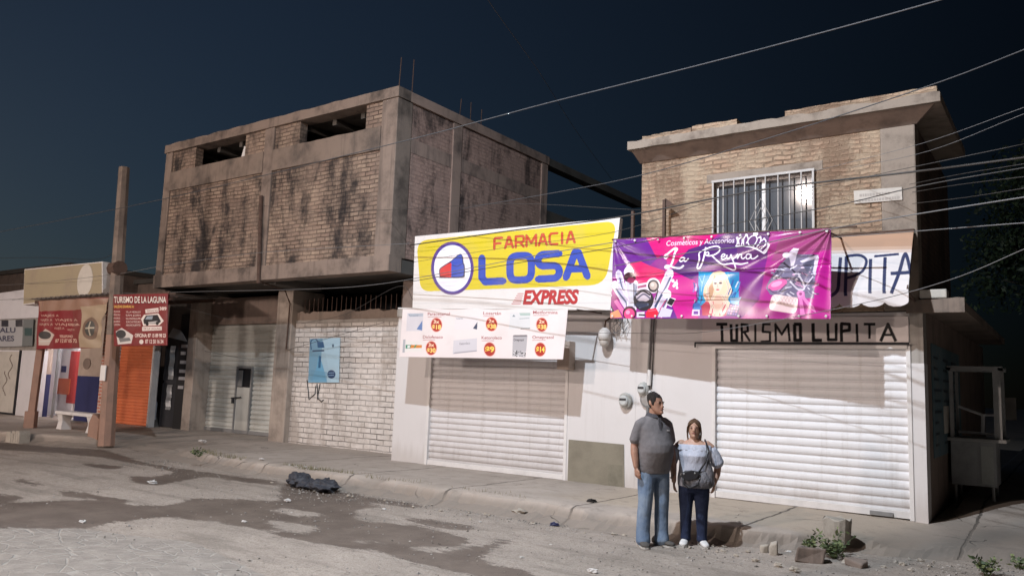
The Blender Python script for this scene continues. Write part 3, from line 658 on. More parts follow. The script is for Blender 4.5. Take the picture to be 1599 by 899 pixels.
# street name plaque
P4 = [at(1333,298,UY-.03), at(1408,292,UY-.03), at(1409,312,UY-.03), at(1334,318,UY-.03)]
c = MB(); c.slab4(P4, .02); pl = c.build('street_plaque', paint('pale_plaque', (.50,.45,.40), .2, 6, .6), base=P4[3]); tag(pl, 'small pale street name plaque with worn lettering on the tan brick upper wall', 'plaque')
rl = MB()
for r_, (f0, f1) in enumerate(((.12,.72),(.1,.9))):
    x = f0
    while x < f1:
        ww = rnd.uniform(.025,.06); v = .30+.4*r_
        a = P4[0].lerp(P4[1], x); b = P4[3].lerp(P4[2], x); p = a.lerp(b, v); q = a.lerp(b, v+.2)
        dx = (P4[1]-P4[0])*ww; rl.add([p+Vector((0,-.003,0)), p+dx+Vector((0,-.003,0)), q+dx+Vector((0,-.003,0)), q+Vector((0,-.003,0))], [(3,2,1,0)]); x += ww+.015
rl.build('worn_lettering', plain('worn_letter_paint', (.34,.30,.27)), pl)['kind'] = 'stuff'
# side canopy and mural on the alley side
c = MB(); c.box(-1.62, -1.12, FY+.02, 19, 2.905, 3.02); jag_beam(c, -1.78, -1.1, FY-.05, FY+.018, 2.86, 3.04, 8, .03, 41); c.build('side_canopy', M['concrete'], cb)
c = MB(); c.box(-1.586, -1.574, 12.2, 15.4, .95, 2.5); mur = c.build('blue_mural', paint('blue_mural_paint', (.10,.17,.20), .5, 2.5, .8, .2, dirt=(.20,.21,.20)), cb)
c = MB()
for k in range(9):
    for j in range(3):
        y = 12.35+j*.95; z = 1.1+k*.15
        c.box(-1.572, -1.568, y, y+rnd.uniform(.3,.75), z, z+.035)
c.build('mural_lettering', plain('mural_dark', (.03,.05,.07)), mur)
c = MB(); c.box(-1.572, -1.562, 13.2, 13.75, 1.25, 1.65); nt = c.build('paper_notice', M['cream'], base=(-1.57,13.4,1.25)); tag(nt, 'small pale notice stuck on the dark alley side wall beside the cart', 'notice')
c = MB(); c.box(-1.62, -1.3, FY-.02, FY+.2, 3.05, 3.17); tag(c.build('loose_brick', M['cream'], base=(-1.46,FY,3.05), bev=.015), 'pale loose block lying on the concrete ledge at the building corner', 'block')
# two steel posts and a thin rail on the pharmacy roof beside the brick wall
for i, (px, y0, y1, lab) in enumerate(((988,330,372,'short steel post between the yellow sign and the tan brick wall'),(1037,312,372,'tall rusty steel post in front of the tan brick wall above the purple banner'))):
    p = at(px, y1, FY-.22); q = at(px+1, y0, FY-.22); c = MB(); c.box(p.x-.022, p.x+.022, FY-.25, FY-.2, 3.12, q.z)
    po = c.build('steel_post', M['rust'], base=(p.x,FY-.22,3.12)); tag(po, lab, 'post')
    if i: c = MB(); c.add([(q.x,FY-.22,q.z+.03),(q.x+.16,FY-.22,q.z-.09),(q.x,FY-.22,q.z-.12),(q.x,FY-.2,q.z+.03),(q.x+.16,FY-.2,q.z-.09),(q.x,FY-.2,q.z-.12)], [(0,2,1),(3,4,5),(0,1,4,3),(1,2,5,4),(2,0,3,5)]); c.build('bracket', M['rust'], po)

# ================================================================== STREET LAMPS (the main one hangs over the street above the picture, one more stands across the street and shows in the upper window; two unseen ones are added as fill)
def emis(name, c, st):
    t = NT(name); t.p.inputs['Emission Color'].default_value = tuple(c)+(1,); t.p.inputs['Emission Strength'].default_value = st; t.p.inputs['Base Color'].default_value = (.8,.8,.8,1); return t.m
M['lens'] = emis('lamp_lens', (1,.95,.88), 40)
def street_lamp(head, foot, label, watts, color, aim, cone, radius):
    hx, hy, hz = head
    r_ = empty('street_lamp', (foot[0], foot[1], 0), label, 'street lamp', 'street lamps over the road')
    c = MB(); c.tube([(foot[0],foot[1],0),(foot[0],foot[1],hz-.35)], .09, 10, r2=.055); c.build('pole', M['grey_metal'], r_, smooth=True)
    c = MB(); c.tube([(foot[0],foot[1],hz-.5),(foot[0]+(hx-foot[0])*.4,foot[1]+(hy-foot[1])*.4,hz+.12),(hx,hy,hz+.16)], .035, 8); c.build('arm', M['grey_metal'], r_, smooth=True)
    d = Vector((hx-foot[0], hy-foot[1], 0)).normalized(); n = Vector((-d.y, d.x, 0)); hp = Vector(head)
    c = MB()
    for z, sc in ((.22,.5),(.16,1),(.07,1),):
        pass
    rings = [[hp+d*(a*.42*s_)+n*(b*.17*s_)+Vector((0,0,z)) for a, b in ((-1,-1),(1,-.7),(1,.7),(-1,1))] for z, s_ in ((.07,1.0),(.15,1.0),(.22,.6))]
    c.loft(rings); hd = c.build('head', M['grey_metal'], r_, bev=.01)
    c = MB(); c.loft([[hp+d*(a*.3)+n*(b*.12)+Vector((0,0,z)) for a, b in ((-1,-1),(1,-1),(1,1),(-1,1))] for z in (.045,.068)]); c.build('lens', M['lens'], hd)
    L = bpy.data.lights.new('street_light', 'SPOT'); L.energy = watts; L.color = color; L.spot_size = cone; L.spot_blend = .8; L.shadow_soft_size = radius
    o = bpy.data.objects.new('street_light', L); COL.objects.link(o); o.parent = r_
    o.location = hp-Vector(r_['_b'])+Vector((0,0,-.02)); o.rotation_euler = (Vector(aim)-hp).to_track_quat('-Z', 'Y').to_euler()
    return r_
street_lamp((-5.1,3.4,9.6), (-5.1,.6,0), 'tall grey street lamp whose head hangs over the road before the pharmacy', LAMP_W, (.78,.88,.99), (-4.6,8.6,0), R(158), .06)
street_lamp((-7.9,-6.7,9.3), (-7.9,-8.6,0), 'grey street lamp across the road, mirrored in the barred upper window', LAMP2_W, (1,.83,.74), (-8.2,10,1.5), R(165), .07)

street_lamp((-15.5,-14,5.6), (-15.5,-15.8,0), 'added warm fill lamp across the road between the two other far lamps', FILL3_W, (1,.83,.74), (-6,11,1.5), R(165), .5)  # added out of view to lift the shade under the banners
street_lamp((-27,-9,5.8), (-27,-10.8,0), 'added warm fill lamp across the road far to the left', FILL4_W, (1,.83,.74), (-18,11,1.0), R(165), .5)  # added out of view to brighten the left end of the street

# ================================================================== SIGNS AND BANNERS
# ---- pharmacy sign
SY = 11.15
q = [at(648,369,SY), at(968,340,SY), at(953,484,SY), at(644,482,SY)]
sg = empty('pharmacy_sign', (q[3].x, SY, q[3].z), 'big yellow and white sign reading FARMACIA LOSA EXPRESS above the pharmacy shutter', 'sign')
cv = Canvas(660, 250, (218,214,212), world_tf(SY, *q))
S4 = lambda P: [(610+x*.3114, 320+y*.3114) for x, y in P]
YEL = (208,188,22)
def rrect(c4, rs, n=7):
    out = []
    for i in range(4):
        p = np.array(c4[i], float); a = np.array(c4[i-1], float); b = np.array(c4[(i+1)%4], float); r = rs[i]
        pa = p+(a-p)/np.linalg.norm(a-p)*r; pb = p+(b-p)/np.linalg.norm(b-p)*r
        for t in np.linspace(0, 1, n): out.append(tuple((1-t)**2*pa+2*t*(1-t)*p+t*t*pb))
    return out
cv.poly(S4(rrect([(130,180),(1134,80),(1076,400),(150,434)], [60,60,80,50])), YEL)
cv.ell(610+310*.3114, 320+317*.3114, 107*.3114, 133*.3114, (82,46,120)); cv.ell(610+310*.3114, 320+317*.3114, 98*.3114, 123*.3114, (56,40,150)); cv.ell(610+310*.3114, 320+317*.3114, 92*.3114, 116*.3114, (232,228,234))
cv.poly(S4(spline([(246,362),(244,325),(262,306),(300,282),(345,246),(362,258),(366,288),(372,305),(372,345),(360,364),(250,366),(246,362)], 4)), (30,30,70))
cv.poly(S4(spline([(302,284),(345,250),(358,258),(361,288),(367,308),(367,342),(356,358),(302,360)], 4)), (38,72,178)); cv.poly(S4(spline([(250,360),(248,327),(264,310),(302,290),(304,320),(304,362)], 4)), (206,28,34))
cv.line(S4([(306,302),(334,308),(366,292)]), 1.2, (24,40,110))
def tx(st, x, y, w, h, c, **k): cv.text(st, 610+x*.3114, 320+y*.3114, w*.3114, h*.3114, c, **k)
# FARMACIA and LOSA as wide rounded letters drawn by strokes
def letters(cv, S, segs, w, c):
    for P in segs: cv.line(S(P), w, c)
def strokes_text(cv, S, st, x, y, w, h, sw, c, slope, gap=.22):
    G = {'F':[[(0,0),(0,.8),(.12,1),(1,1)],[(0,.5),(.8,.5)]], 'A':[[(0,0),(.42,1),(.58,1),(1,0)],[(.2,.34),(.8,.34)]], 'R':[[(0,0),(0,1),(.85,1),(1,.88),(1,.58),(.85,.45),(0,.45)],[(.5,.45),(1,0)]],
         'M':[[(0,0),(0,1),(.5,.3),(1,1),(1,0)]], 'C':[[(1,1),(.2,1),(0,.82),(0,.18),(.2,0),(1,0)]], 'I':[[(.5,0),(.5,1)]], 'L':[[(0,1),(0,.18),(.16,0),(1,0)]],
         'O':[[(.5+.5*math.copysign(abs(math.cos(t))**.55, math.cos(t)), .5+.5*math.copysign(abs(math.sin(t))**.55, math.sin(t))) for t in np.linspace(0, 2*math.pi, 41)]],
         'S':[[(1,1),(.3,1)]+[(.28-.28*math.sin(t), .76+.24*math.cos(t)) for t in np.linspace(.2, 2.95, 9)]+[(.3,.52),(.7,.52)]+[(.72+.28*math.sin(t), .26+.26*math.cos(t)) for t in np.linspace(.2, 2.95, 9)]+[(.7,0),(0,0)]]}
    adv = [ .45 if ch == 'I' else (1.2 if ch == 'M' else 1) for ch in st]; tot = sum(adv)+gap*(len(st)-1); u = w/tot; cx = x
    for ch, a in zip(st, adv):
        for P in G[ch]:
            Q = [(cx+p[0]*a*u, y-p[1]*h+slope*(cx+p[0]*a*u-x)) for p in P]; Q = S(Q); cv.line(Q, sw, c)
            for e in (Q[0], Q[-1]): cv.ell(e[0], e[1], sw*.42, sw*.42, c)
        cx += (a+gap)*u
for k, c_, sw in ((0,(120,30,14),4.6),(0,(196,64,24),3.6)): strokes_text(cv, S4, 'FARMACIA', 520, 222, 402, 54, sw*.82, c_, -.083, .36)
for c_, sw in (((26,56,150),11.4),((30,66,172),9.6)): strokes_text(cv, S4, 'LOSA', 458, 386, 528, 122, sw, c_, -.052, .30)
def expr(x, y, w, h, c, b=.03): cv.text('EXPRESS', 610+x*.3114, 320+y*.3114, w*.3114, h*.3114, c, bold=b, shear=.22, slope=-.012)
expr(662, 495, 282, 66, (150,14,26), .05); expr(664, 494, 280, 64, (176,18,30), .03)
for i in range(6): cv.line(S4([(606+i*6, 494-i*10),(652+i*3, 494-i*10)]), 1.1, (176,18,30))
cv.build('sign_face', quad_surf(*q), M['print_board'], sg)
c = MB(); c.slab4([p+Vector((0,.012,0)) for p in q], .09); c.build('sign_box', M['white_metal'], sg)
for t_ in (.1, .5, .9):
    a = q[0].lerp(q[1], t_); c = MB(); c.tube([(a.x, SY+.1, a.z-.25), (a.x, FY+.35, 3.1)], .018, 6); c.build('strut', M['rust'], sg)

# ---- price banner
BY = 10.72
q = [at(629,481,BY), at(887,483,BY), at(880,561,BY), at(622,557,BY)]
cv = Canvas(560, 175, (226,216,215), world_tf(BY, *q))
S6 = lambda P: [(620+x*.1751, 470+y*.1751) for x, y in P]
def tp(st, x, y, w, h, c, **k): cv.text(st, 620+x*.1751, 470+y*.1751, w*.1751, h*.1751, c, **k)
def box6(P, c, a=1.0): cv.poly(S6(P), c, a)
RED = (150,52,58)
for st, x, y, w_ in (('Paracetamol',275,128,195),('Losartán',770,122,155),('Metformina',1212,114,218),('Diclofenaco',230,332,180),('Ketorolaco',755,338,176),('Omeprazol',1203,334,192)):
    tp(st, x, y, w_, 27, RED, bold=.012); cv.line(S6([(x,y+14),(x+w_*.62,y+13)]), 1.0, (190,140,140))
for x, y, top, bot in ((352,212,'3x','$18'),(842,206,'2x','$38'),(1288,210,'2x','$38'),(308,418,'3x','$30'),(823,428,'','$9'),(1276,430,'','$14')):
    cv.ell(620+x*.1751, 470+y*.1751, 54*.1751, 66*.1751, (238,190,180)); cv.ell(620+x*.1751, 470+y*.1751, 48*.1751, 60*.1751, (170,36,24))
    if top: tp(top, x-26, y-14, 52, 30, (250,222,190), bold=.02); tp(bot, x-40, y+38, 80, 38, (250,216,120), bold=.03)
    else: tp(bot, x-38, y+22, 78, 46, (250,216,90), bold=.035)
box6([(90,108),(236,108),(226,266),(80,266)], (206,202,208)); box6([(226,172),(222,262),(172,250)], (90,120,170)); box6([(96,112),(232,110),(232,136),(110,140)], (170,178,190)); tp('Paracetamol', 104, 134, 84, 14, (90,100,120))
box6([(520,132),(728,140),(722,258),(510,252)], (220,214,216)); box6([(720,185),(716,254),(680,244)], (60,68,92)); tp('Losartán', 530, 162, 60, 16, (80,90,110))
box6([(1005,105),(1190,104),(1184,246),(996,250)], (212,212,214)); box6([(1090,106),(1188,105),(1187,130),(1100,130)], (168,186,180)); box6([(1026,140),(1040,120),(1056,140)], (120,132,140)); cv.line(S6([(1090,158),(1180,152)]), 1, (150,160,165)); cv.line(S6([(1100,246),(1184,242)]), 1.4, (120,126,130))
box6([(52,342),(72,340),(64,456),(44,456)], (168,170,176)); box6([(72,350),(224,362),(222,450),(66,450)], (222,218,214)); box6([(74,388),(126,388),(124,420),(72,420)], (60,132,108)); box6([(90,394),(112,394),(110,414),(88,414)], (220,224,220)); box6([(126,388),(222,390),(220,416),(112,418)], (206,128,52)); box6([(160,388),(176,388),(160,416),(144,416)], (90,140,90))
box6([(508,350),(716,330),(712,446),(502,470)], (204,200,206)); box6([(502,470),(712,446),(712,436),(520,456)], (160,156,164)); tp('Ketorolaco', 562, 390, 92, 22, (90,86,100), slope=-.08)
box6([(1030,305),(1160,302),(1142,500),(1022,488)], (176,172,176)); box6([(1034,318),(1156,316),(1154,300),(1036,302)], (120,116,120)); tp('Omeprazol', 1036, 354, 92, 22, (60,56,60), bold=.02)
r2 = random.Random(4)
for i in range(34): cv.ell(620+r2.uniform(1032,1140)*.1751, 470+r2.uniform(440,490)*.1751, r2.uniform(3,8)*.1751, r2.uniform(3,8)*.1751, r2.choice([(40,38,40),(70,68,70),(214,210,210)]))
def dispA(u, v): return .018*np.sin(u*9+v*2)*v+.012*np.sin(u*23)*(1-v)*.5
M['print_matte'] = attr_mat('matte_vinyl_print', .5, .4)
pb = cv.build('price_banner', quad_surf(*q, disp=dispA), M['print_matte'], base=tuple(q[3]), thick=.004)
tag(pb, 'white banner listing medicines with red price discs, hung over the pharmacy shutter', 'banner')
c = MB(); c.tube([q[0]+Vector((-.12,.01,.0)), q[1]+Vector((.16,.01,.0))], .016, 6); c.build('hanging_rod', M['white_metal'], pb)
for e in (q[0]+Vector((-.1,.02,0)), q[1]+Vector((.12,.02,0))): c = MB(); c.tube([e, (e.x, FY+.02, e.z+.02)], .012, 6); c.build('bracket', M['rust'], pb)

# ---- cosmetics banner
RY = 10.78
q = [at(958,374,RY), at(1298,357,RY-.24), at(1297,498,RY-.26), at(953,497,RY-.02)]
T4 = lambda P: [(950+x*.1557, 360+y*.1557) for x, y in P]
T5 = lambda P: [(1070+x*.1557, 360+y*.1557) for x, y in P]
cv = Canvas(860, 350, (150,26,140), world_tf(RY, *q))
PUR, MAG, HOT, DPU = (104,30,138), (202,14,140), (222,20,104), (78,28,110)
cv.poly(T4([(0,60),(480,40),(560,260),(300,470),(0,520)]), PUR)
cv.poly(T4([(380,60),(1000,20),(1156,40),(930,200),(760,400),(640,480),(480,240)]), (206,20,118)); cv.poly(T4([(0,470),(300,460),(560,250),(700,430),(300,620),(0,600)]), (146,24,138))
cv.poly(T4([(230,330),(330,310),(440,360),(620,420),(560,540),(300,560),(200,480)]), HOT); cv.poly(T4([(620,300),(760,400),(900,520),(940,900),(640,900),(560,520)]), MAG); cv.poly(T4([(0,480),(140,500),(90,900),(0,900)]), (150,20,120)); cv.poly(T4([(640,700),(730,900),(560,900)]), PUR)
cv.poly(T5([(-120,405),(60,200),(190,160),(520,20),(900,-20),(940,260),(640,330),(250,370),(90,500)]), DPU); cv.poly(T5([(560,-20),(1100,-40),(860,300),(560,330)]), (96,50,108)); cv.poly(T5([(90,500),(250,370),(560,330),(900,300),(780,690),(640,620),(420,420)]), (120,36,128)); cv.poly(T5([(600,560),(800,700),(640,880),(560,880)]), (118,20,116))
cv.poly(T5([(900,-40),(1500,-60),(1500,900),(600,900),(790,700),(860,300)]), (168,44,134)); cv.poly(T5([(1060,-40),(1500,-60),(1500,230),(900,330)]), (156,66,120)); cv.poly(T5([(1340,250),(1500,220),(1500,900),(1250,900)]), (190,36,146))
WHT = (242,232,246); LAV = (206,196,224); DK = (26,24,40)
def s4(P, w, c, sm=True, **k): cv.line(spline(T4(P), 6) if sm and len(P) > 2 else T4(P), w*.1557, c, **k)
def s5(P, w, c, sm=True, **k): cv.line(spline(T5(P), 6) if sm and len(P) > 2 else T5(P), w*.1557, c, **k)
def e4(x, y, a, b, c, rot=0, **k): cv.ell(950+x*.1557, 360+y*.1557, a*.1557, b*.1557, c, rot=rot, **k)
def e5(x, y, a, b, c, rot=0, **k): cv.ell(1070+x*.1557, 360+y*.1557, a*.1557, b*.1557, c, rot=rot, **k)
# brushes, compacts and bottles on the left
for x0, y0, x1, y1, wd0, c_ in ((110,430,200,760,46,LAV),(215,400,250,800,70,LAV),(70,540,190,720,60,LAV),(640,430,470,820,62,LAV),(285,520,270,760,30,(170,170,190)),(610,640,520,860,70,LAV)):
    s4([(x0,y0),(x1,y1)], wd0+22, WHT, False); s4([(x0,y0),(x1,y1)], wd0, c_, False); s4([(x0+10,y0+40),(x1,y1)], wd0*.3, (86,96,128), False); e4(x0, y0, wd0*.62, wd0*.62, WHT)
e4(108,440,20,46,LAV); e4(215,420,52,60,WHT); e4(225,470,62,52,(60,20,40)); e4(236,500,40,30,(146,40,84)); s4([(232,540),(252,760)], 36, (206,206,218), False); s4([(266,530),(268,700)], 10, (30,30,60), False)
cv.poly(T4([(300,540),(420,520),(440,640),(300,650)]), (216,206,220)); cv.poly(T4([(306,560),(400,545),(404,565),(308,582)]), (160,60,110))
e4(470,556,70,76,WHT); e4(472,560,58,62,DK); e4(470,558,38,42,(186,168,160)); e4(462,548,18,20,(214,200,194))
e4(370,700,104,108,DK); e4(366,660,78,56,(200,186,198)); s4([(296,690),(370,640),(446,690)], 16, (90,86,110)); s4([(320,770),(420,740)], 26, (84,96,122)); e4(350,740,60,34,(44,52,78)); s4([(290,650),(360,610),(440,650)], 18, DK)
s4([(560,640),(490,770)], 24, (50,64,104), False); s4([(520,600),(490,700)], 14, DK, False); s4([(600,700),(540,800)], 12, (190,60,130), False)
cv.poly(T4([(630,670),(700,690),(660,770),(600,740)]), WHT); cv.poly(T4([(640,675),(694,700),(660,760),(610,735)]), DK); cv.poly(T4([(560,770),(672,800),(650,870),(520,870)]), (208,200,216))
s4([(80,700),(190,860)], 40, (224,110,170), False); s4([(130,700),(190,790)], 16, (240,200,226), False); s4([(10,740),(60,820)], 26, DK, False); s4([(0,730),(40,800)], 12, (220,220,230), False)
e4(226,830,70,72,(60,16,40)); e4(224,836,54,54,(224,64,128)); e4(208,820,22,20,(246,150,188)); cv.poly(T4([(20,830),(110,790),(150,870),(20,875)]), (224,146,104))
cv.poly(T4([(390,830),(420,790),(500,780),(530,830),(500,875),(400,875)]), (226,20,60)); s4([(420,810),(500,800)], 10, (250,90,120)); cv.poly(T4([(300,820),(380,815),(380,872),(300,872)]), (214,210,222)); s4([(320,845),(390,850)], 16, DK, False)
for x, y, r_ in ((670,510,16),(700,540,22),(680,560,14),(712,580,12),(640,640,10),(22,590,22),(24,650,16),(600,600,10)): e4(x, y, r_, r_*1.1, WHT)
s4([(712,500),(714,580)], 8, WHT, False)
# lettering
def t45(st, X, Yb, w, h, c, **k): cv.text(st, 950+X*.1557, 360+Yb*.1557, w*.1557, h*.1557, c, **k)
t45('Cosméticos y Accesorios', 598, 160, 700, 52, (236,222,240), shear=.12, slope=-.03, bold=.006)
SC = (246,238,250)
s4([(586,282),(592,258),(620,240),(650,214),(690,186),(708,200),(690,236),(676,300),(656,350),(622,382),(594,378),(602,362),(640,364),(700,384),(750,384),(786,362)], 20, SC)
s4([(590,284),(604,286),(626,262)], 16, SC); e4(700,196,22,18,SC)
s4([(790,282),(760,284),(744,304),(752,320),(776,312),(794,286),(790,312),(806,318),(834,290)], 13, SC)
s5([(172,280),(170,240),(200,216),(236,200)], 12, SC); s5([(236,180),(226,250),(206,330),(176,388),(154,386),(160,350),(174,300),(168,252)], 15, SC); s5([(236,200),(290,180),(350,172),(380,190),(376,224),(330,256),(270,268),(226,250)], 14, SC); s5([(232,240),(262,230),(270,250),(240,262),(230,246)], 10, SC)
s5([(300,264),(350,310),(392,344),(430,356),(520,342),(600,350),(668,338)], 13, SC); s5([(668,338),(600,356),(520,350),(450,346)], 8, SC)
s5([(398,286),(424,278),(438,260),(420,252),(402,272),(404,300),(428,304),(452,284)], 12, SC); s5([(458,262),(456,290),(470,300),(492,280),(500,256)], 12, SC); s5([(500,256),(512,300),(530,350),(540,396),(516,410),(470,392),(420,370)], 13, SC); s5([(520,300),(548,284),(566,258),(562,300)], 11, SC); s5([(562,300),(588,262),(606,260),(606,292),(622,300),(640,286)], 12, SC)
s5([(700,262),(668,256),(650,282),(660,302),(688,292),(702,262),(700,296),(730,298),(770,270)], 12, SC)
# crown
s5([(546,178),(620,176),(700,186),(770,212),(832,250)], 15, SC); s5([(832,250),(860,220),(884,180)], 13, SC); s5([(546,178),(560,140),(556,96)], 13, SC)
for pts in ([(580,170),(570,110),(600,90),(608,130),(600,170)], [(625,172),(622,100),(650,70),(668,110),(650,150)], [(690,178),(664,130),(690,84),(736,70),(760,110),(740,160),(720,186)], [(760,190),(790,150),(800,104),(780,90),(752,100)], [(800,212),(846,170),(852,124),(826,110),(806,130)], [(826,236),(872,190),(882,160),(862,150)]): s5(pts, 10, SC)
for x, y, r_ in ((556,92,12),(600,84,10),(648,64,14),(742,52,26),(790,86,11),(832,106,11),(884,172,12)): e5(x, y, r_, r_*.9, SC)
# portrait of a woman with long fair hair, make-up around her
cv.poly(T5([(166,424),(576,430),(582,760),(150,760)]), (40,150,200)); cv.poly(T5([(470,430),(576,430),(580,560),(500,600)]), (30,124,176))
for a, b in (((170,470),(200,540)),((230,450),(200,540)),((200,540),(190,620))): s5([a, b], 7, (150,206,224), False)
cv.poly(T5(spline([(360,418),(300,440),(268,500),(220,580),(214,660),(240,720),(220,800),(300,860),(440,860),(500,760),(470,700),(506,620),(480,540),(440,450),(400,420),(360,418)], 4)), (236,208,176))
cv.poly(T5(spline([(330,452),(292,540),(260,600),(270,680),(250,740),(300,700),(320,600),(340,500),(330,452)], 4)), (196,150,116)); cv.poly(T5([(210,860),(200,760),(260,700),(330,720),(400,720),(470,760),(480,860)]), (196,50,80)); cv.poly(T5([(320,720),(350,650),(390,650),(420,720),(380,860),(340,860)]), (236,190,170))
cv.poly(T5(spline([(316,500),(310,560),(330,610),(356,632),(386,612),(408,560),(404,500),(360,474),(316,500)], 4)), (252,216,198)); e5(334,538,17,10,(60,50,64)); e5(386,536,17,10,(60,50,64)); s5([(318,522),(334,516),(350,522)], 5, (150,104,84)); s5([(372,520),(388,514),(402,520)], 5, (150,104,84)); s5([(360,545),(356,574),(364,578)], 4, (210,150,130)); e5(360,602,18,7,(196,58,84))
for P in ([(300,470),(256,580),(262,680),(300,760),(290,840)], [(430,480),(470,590),(440,680),(460,760),(420,850)], [(400,650),(440,720),(400,800),(410,860)], [(330,640),(300,720),(330,800),(320,860)]): s5(P, 22, (240,214,198)); s5(P, 5, (204,160,140))
r3 = random.Random(11)
for i in range(16): x = r3.uniform(110,200); y = r3.uniform(520,740); s5([(x,y),(x+r3.uniform(-14,14),y+r3.uniform(40,80))], r3.uniform(8,18), r3.choice([(90,60,140),(150,100,180),(60,70,150),(206,190,224),(40,40,90)]), False)
for i in range(12): x = r3.uniform(490,600); y = r3.uniform(500,640); s5([(x,y),(x-r3.uniform(10,40),y+r3.uniform(40,80))], r3.uniform(8,16), r3.choice([(50,80,150),(90,140,190),(40,50,110),(196,206,230)]), False)
cv.poly(T5([(490,690),(606,680),(570,750),(500,740)]), (150,190,226)); cv.poly(T5([(490,740),(590,760),(570,870),(450,860)]), (84,66,120))
for i in range(4):
    for j in range(4): e5(500+j*24-i*8, 762+i*26+j*3, 9, 8, r3.choice([(232,150,190),(206,90,150),(240,190,210),(150,110,190)]))
cv.poly(T5([(120,770),(190,764),(192,800),(116,800)]), (70,130,196)); cv.poly(T5([(106,798),(180,798),(182,860),(100,860)]), (226,214,236)); cv.poly(T5([(120,815),(166,815),(166,846),(118,846)]), (120,60,160)); e5(150,752,34,22,(60,110,190))
s5([(216,640),(250,680),(260,720)], 20, (226,160,140)); s5([(226,650),(280,636)], 6, (60,50,60), False)
# heap of cosmetics on the right
cv.poly(T5([(880,520),(980,380),(1060,300),(1160,260),(1380,270),(1350,520),(1340,700),(1180,690),(900,660),(850,590)]), (120,112,140))
for i in range(80):
    x = r3.uniform(900,1330); y = r3.uniform(310,660); an = r3.uniform(-.9,.9); L = r3.uniform(26,80)
    if (x < 980 and y < 430): continue
    s5([(x,y),(x+L*math.cos(an),y+L*math.sin(an))], r3.uniform(7,20), r3.choice([(44,38,60),(70,64,90),(196,190,208),(226,218,232),(150,142,168),(96,88,116),(206,150,190)]), False)
e5(1060,270,40,30,(226,214,230)); cv.poly(T5([(1090,240),(1130,200),(1190,210),(1160,270),(1130,370),(1100,380),(1090,300)]), (222,210,228)); cv.poly(T5([(1190,330),(1370,270),(1384,300),(1350,480),(1300,400)]), (214,206,224)); cv.poly(T5([(1220,350),(1340,310),(1324,430),(1260,440)]), (96,96,124)); s5([(1180,450),(1240,590),(1180,610),(1100,530)], 16, (222,214,230)); s5([(1240,590),(1330,480)], 14, (210,200,220), False)
e5(970,560,104,52,(214,104,164), rot=-.3); e5(960,552,60,26,(236,160,200), rot=-.3); s5([(880,600),(960,640),(1060,560)], 8, (90,40,90))
cv.poly(T5(rrect([(920,650),(1180,690),(1160,850),(880,810)], [50,30,60,60])), (232,202,206)); cv.poly(T5(rrect([(930,660),(1172,698),(1168,770),(920,760)], [40,24,40,50])), (242,216,216))
for i in range(7): s5([(930+i*36,668+i*5),(985+i*30,755)], 3, (196,150,160), False); s5([(985+i*30,672+i*3),(930+i*34,755)], 3, (196,150,160), False)
cv.poly(T5([(1160,640),(1240,630),(1250,690),(1340,780),(1366,850),(1290,790),(1220,700),(1250,860),(1200,866),(1190,720)]), (220,122,190)); e5(1200,650,36,34,(226,140,200)); e5(1200,652,16,15,(150,50,120))
cv.line([(955,445),(1130,405),(1296,393)], .8, (60,20,70), .7)
def dispR(u, v):
    d = np.zeros_like(u)
    # tension folds running from the hung corners
    for cxx, cyy, s0, k in ((1,0,1,17),(0,0,-1,12)):
        dx = (u-cxx)*2.4*s0*-1 if s0 > 0 else u*2.4; dy = v
        an = np.arctan2(dy, np.abs(dx)+1e-3); rr = np.hypot(dx, dy)
        d += .017*np.sin(an*k+.6*np.sin(rr*3))*np.exp(-((rr-.5)/.62)**2)*(1 if s0 > 0 else .35)
    d += .010*np.sin(v*9+u*5)*np.sin(u*3.1)
    d += .012*np.exp(-((v-(.52-.12*u))/.012)**2)                     # fold across the middle
    d += .010*np.sin(u*31+v*3)*np.exp(-v/.08)
    return d
vb = cv.build('cosmetics_banner', quad_surf(*q, disp=dispR), M['print_vinyl'], base=tuple(q[3]), thick=.004)
tag(vb, 'glossy purple and pink banner reading La Reyna, beside the yellow pharmacy sign', 'banner')
for t_ in (.015,.12,.24,.37,.5,.63,.75,.88,.985):
    for a, b in ((q[0],q[1]),(q[3],q[2])):
        p = a.lerp(b, t_); s_ = -1 if a is q[0] else 1
        g = MB(); g.ell((p.x, p.y-.03, p.z+.035*s_), .018, .006, .018, 8, 5); g.build('eyelet', M['white_metal'], vb)
c = MB(); c.tube([q[0]+Vector((-.05,.05,.01)), q[1]+Vector((.3,.05,.01))], .014, 6); br = c.build('hanging_rod', M['rust'], vb)
for t_ in (.03,.5,.97):
    p = q[0].lerp(q[1], t_); c = MB(); c.tube([(p.x, p.y+.05, p.z), (p.x, FY+.01, p.z+.05)], .014, 6); c.build('bracket', M['rust'], vb)

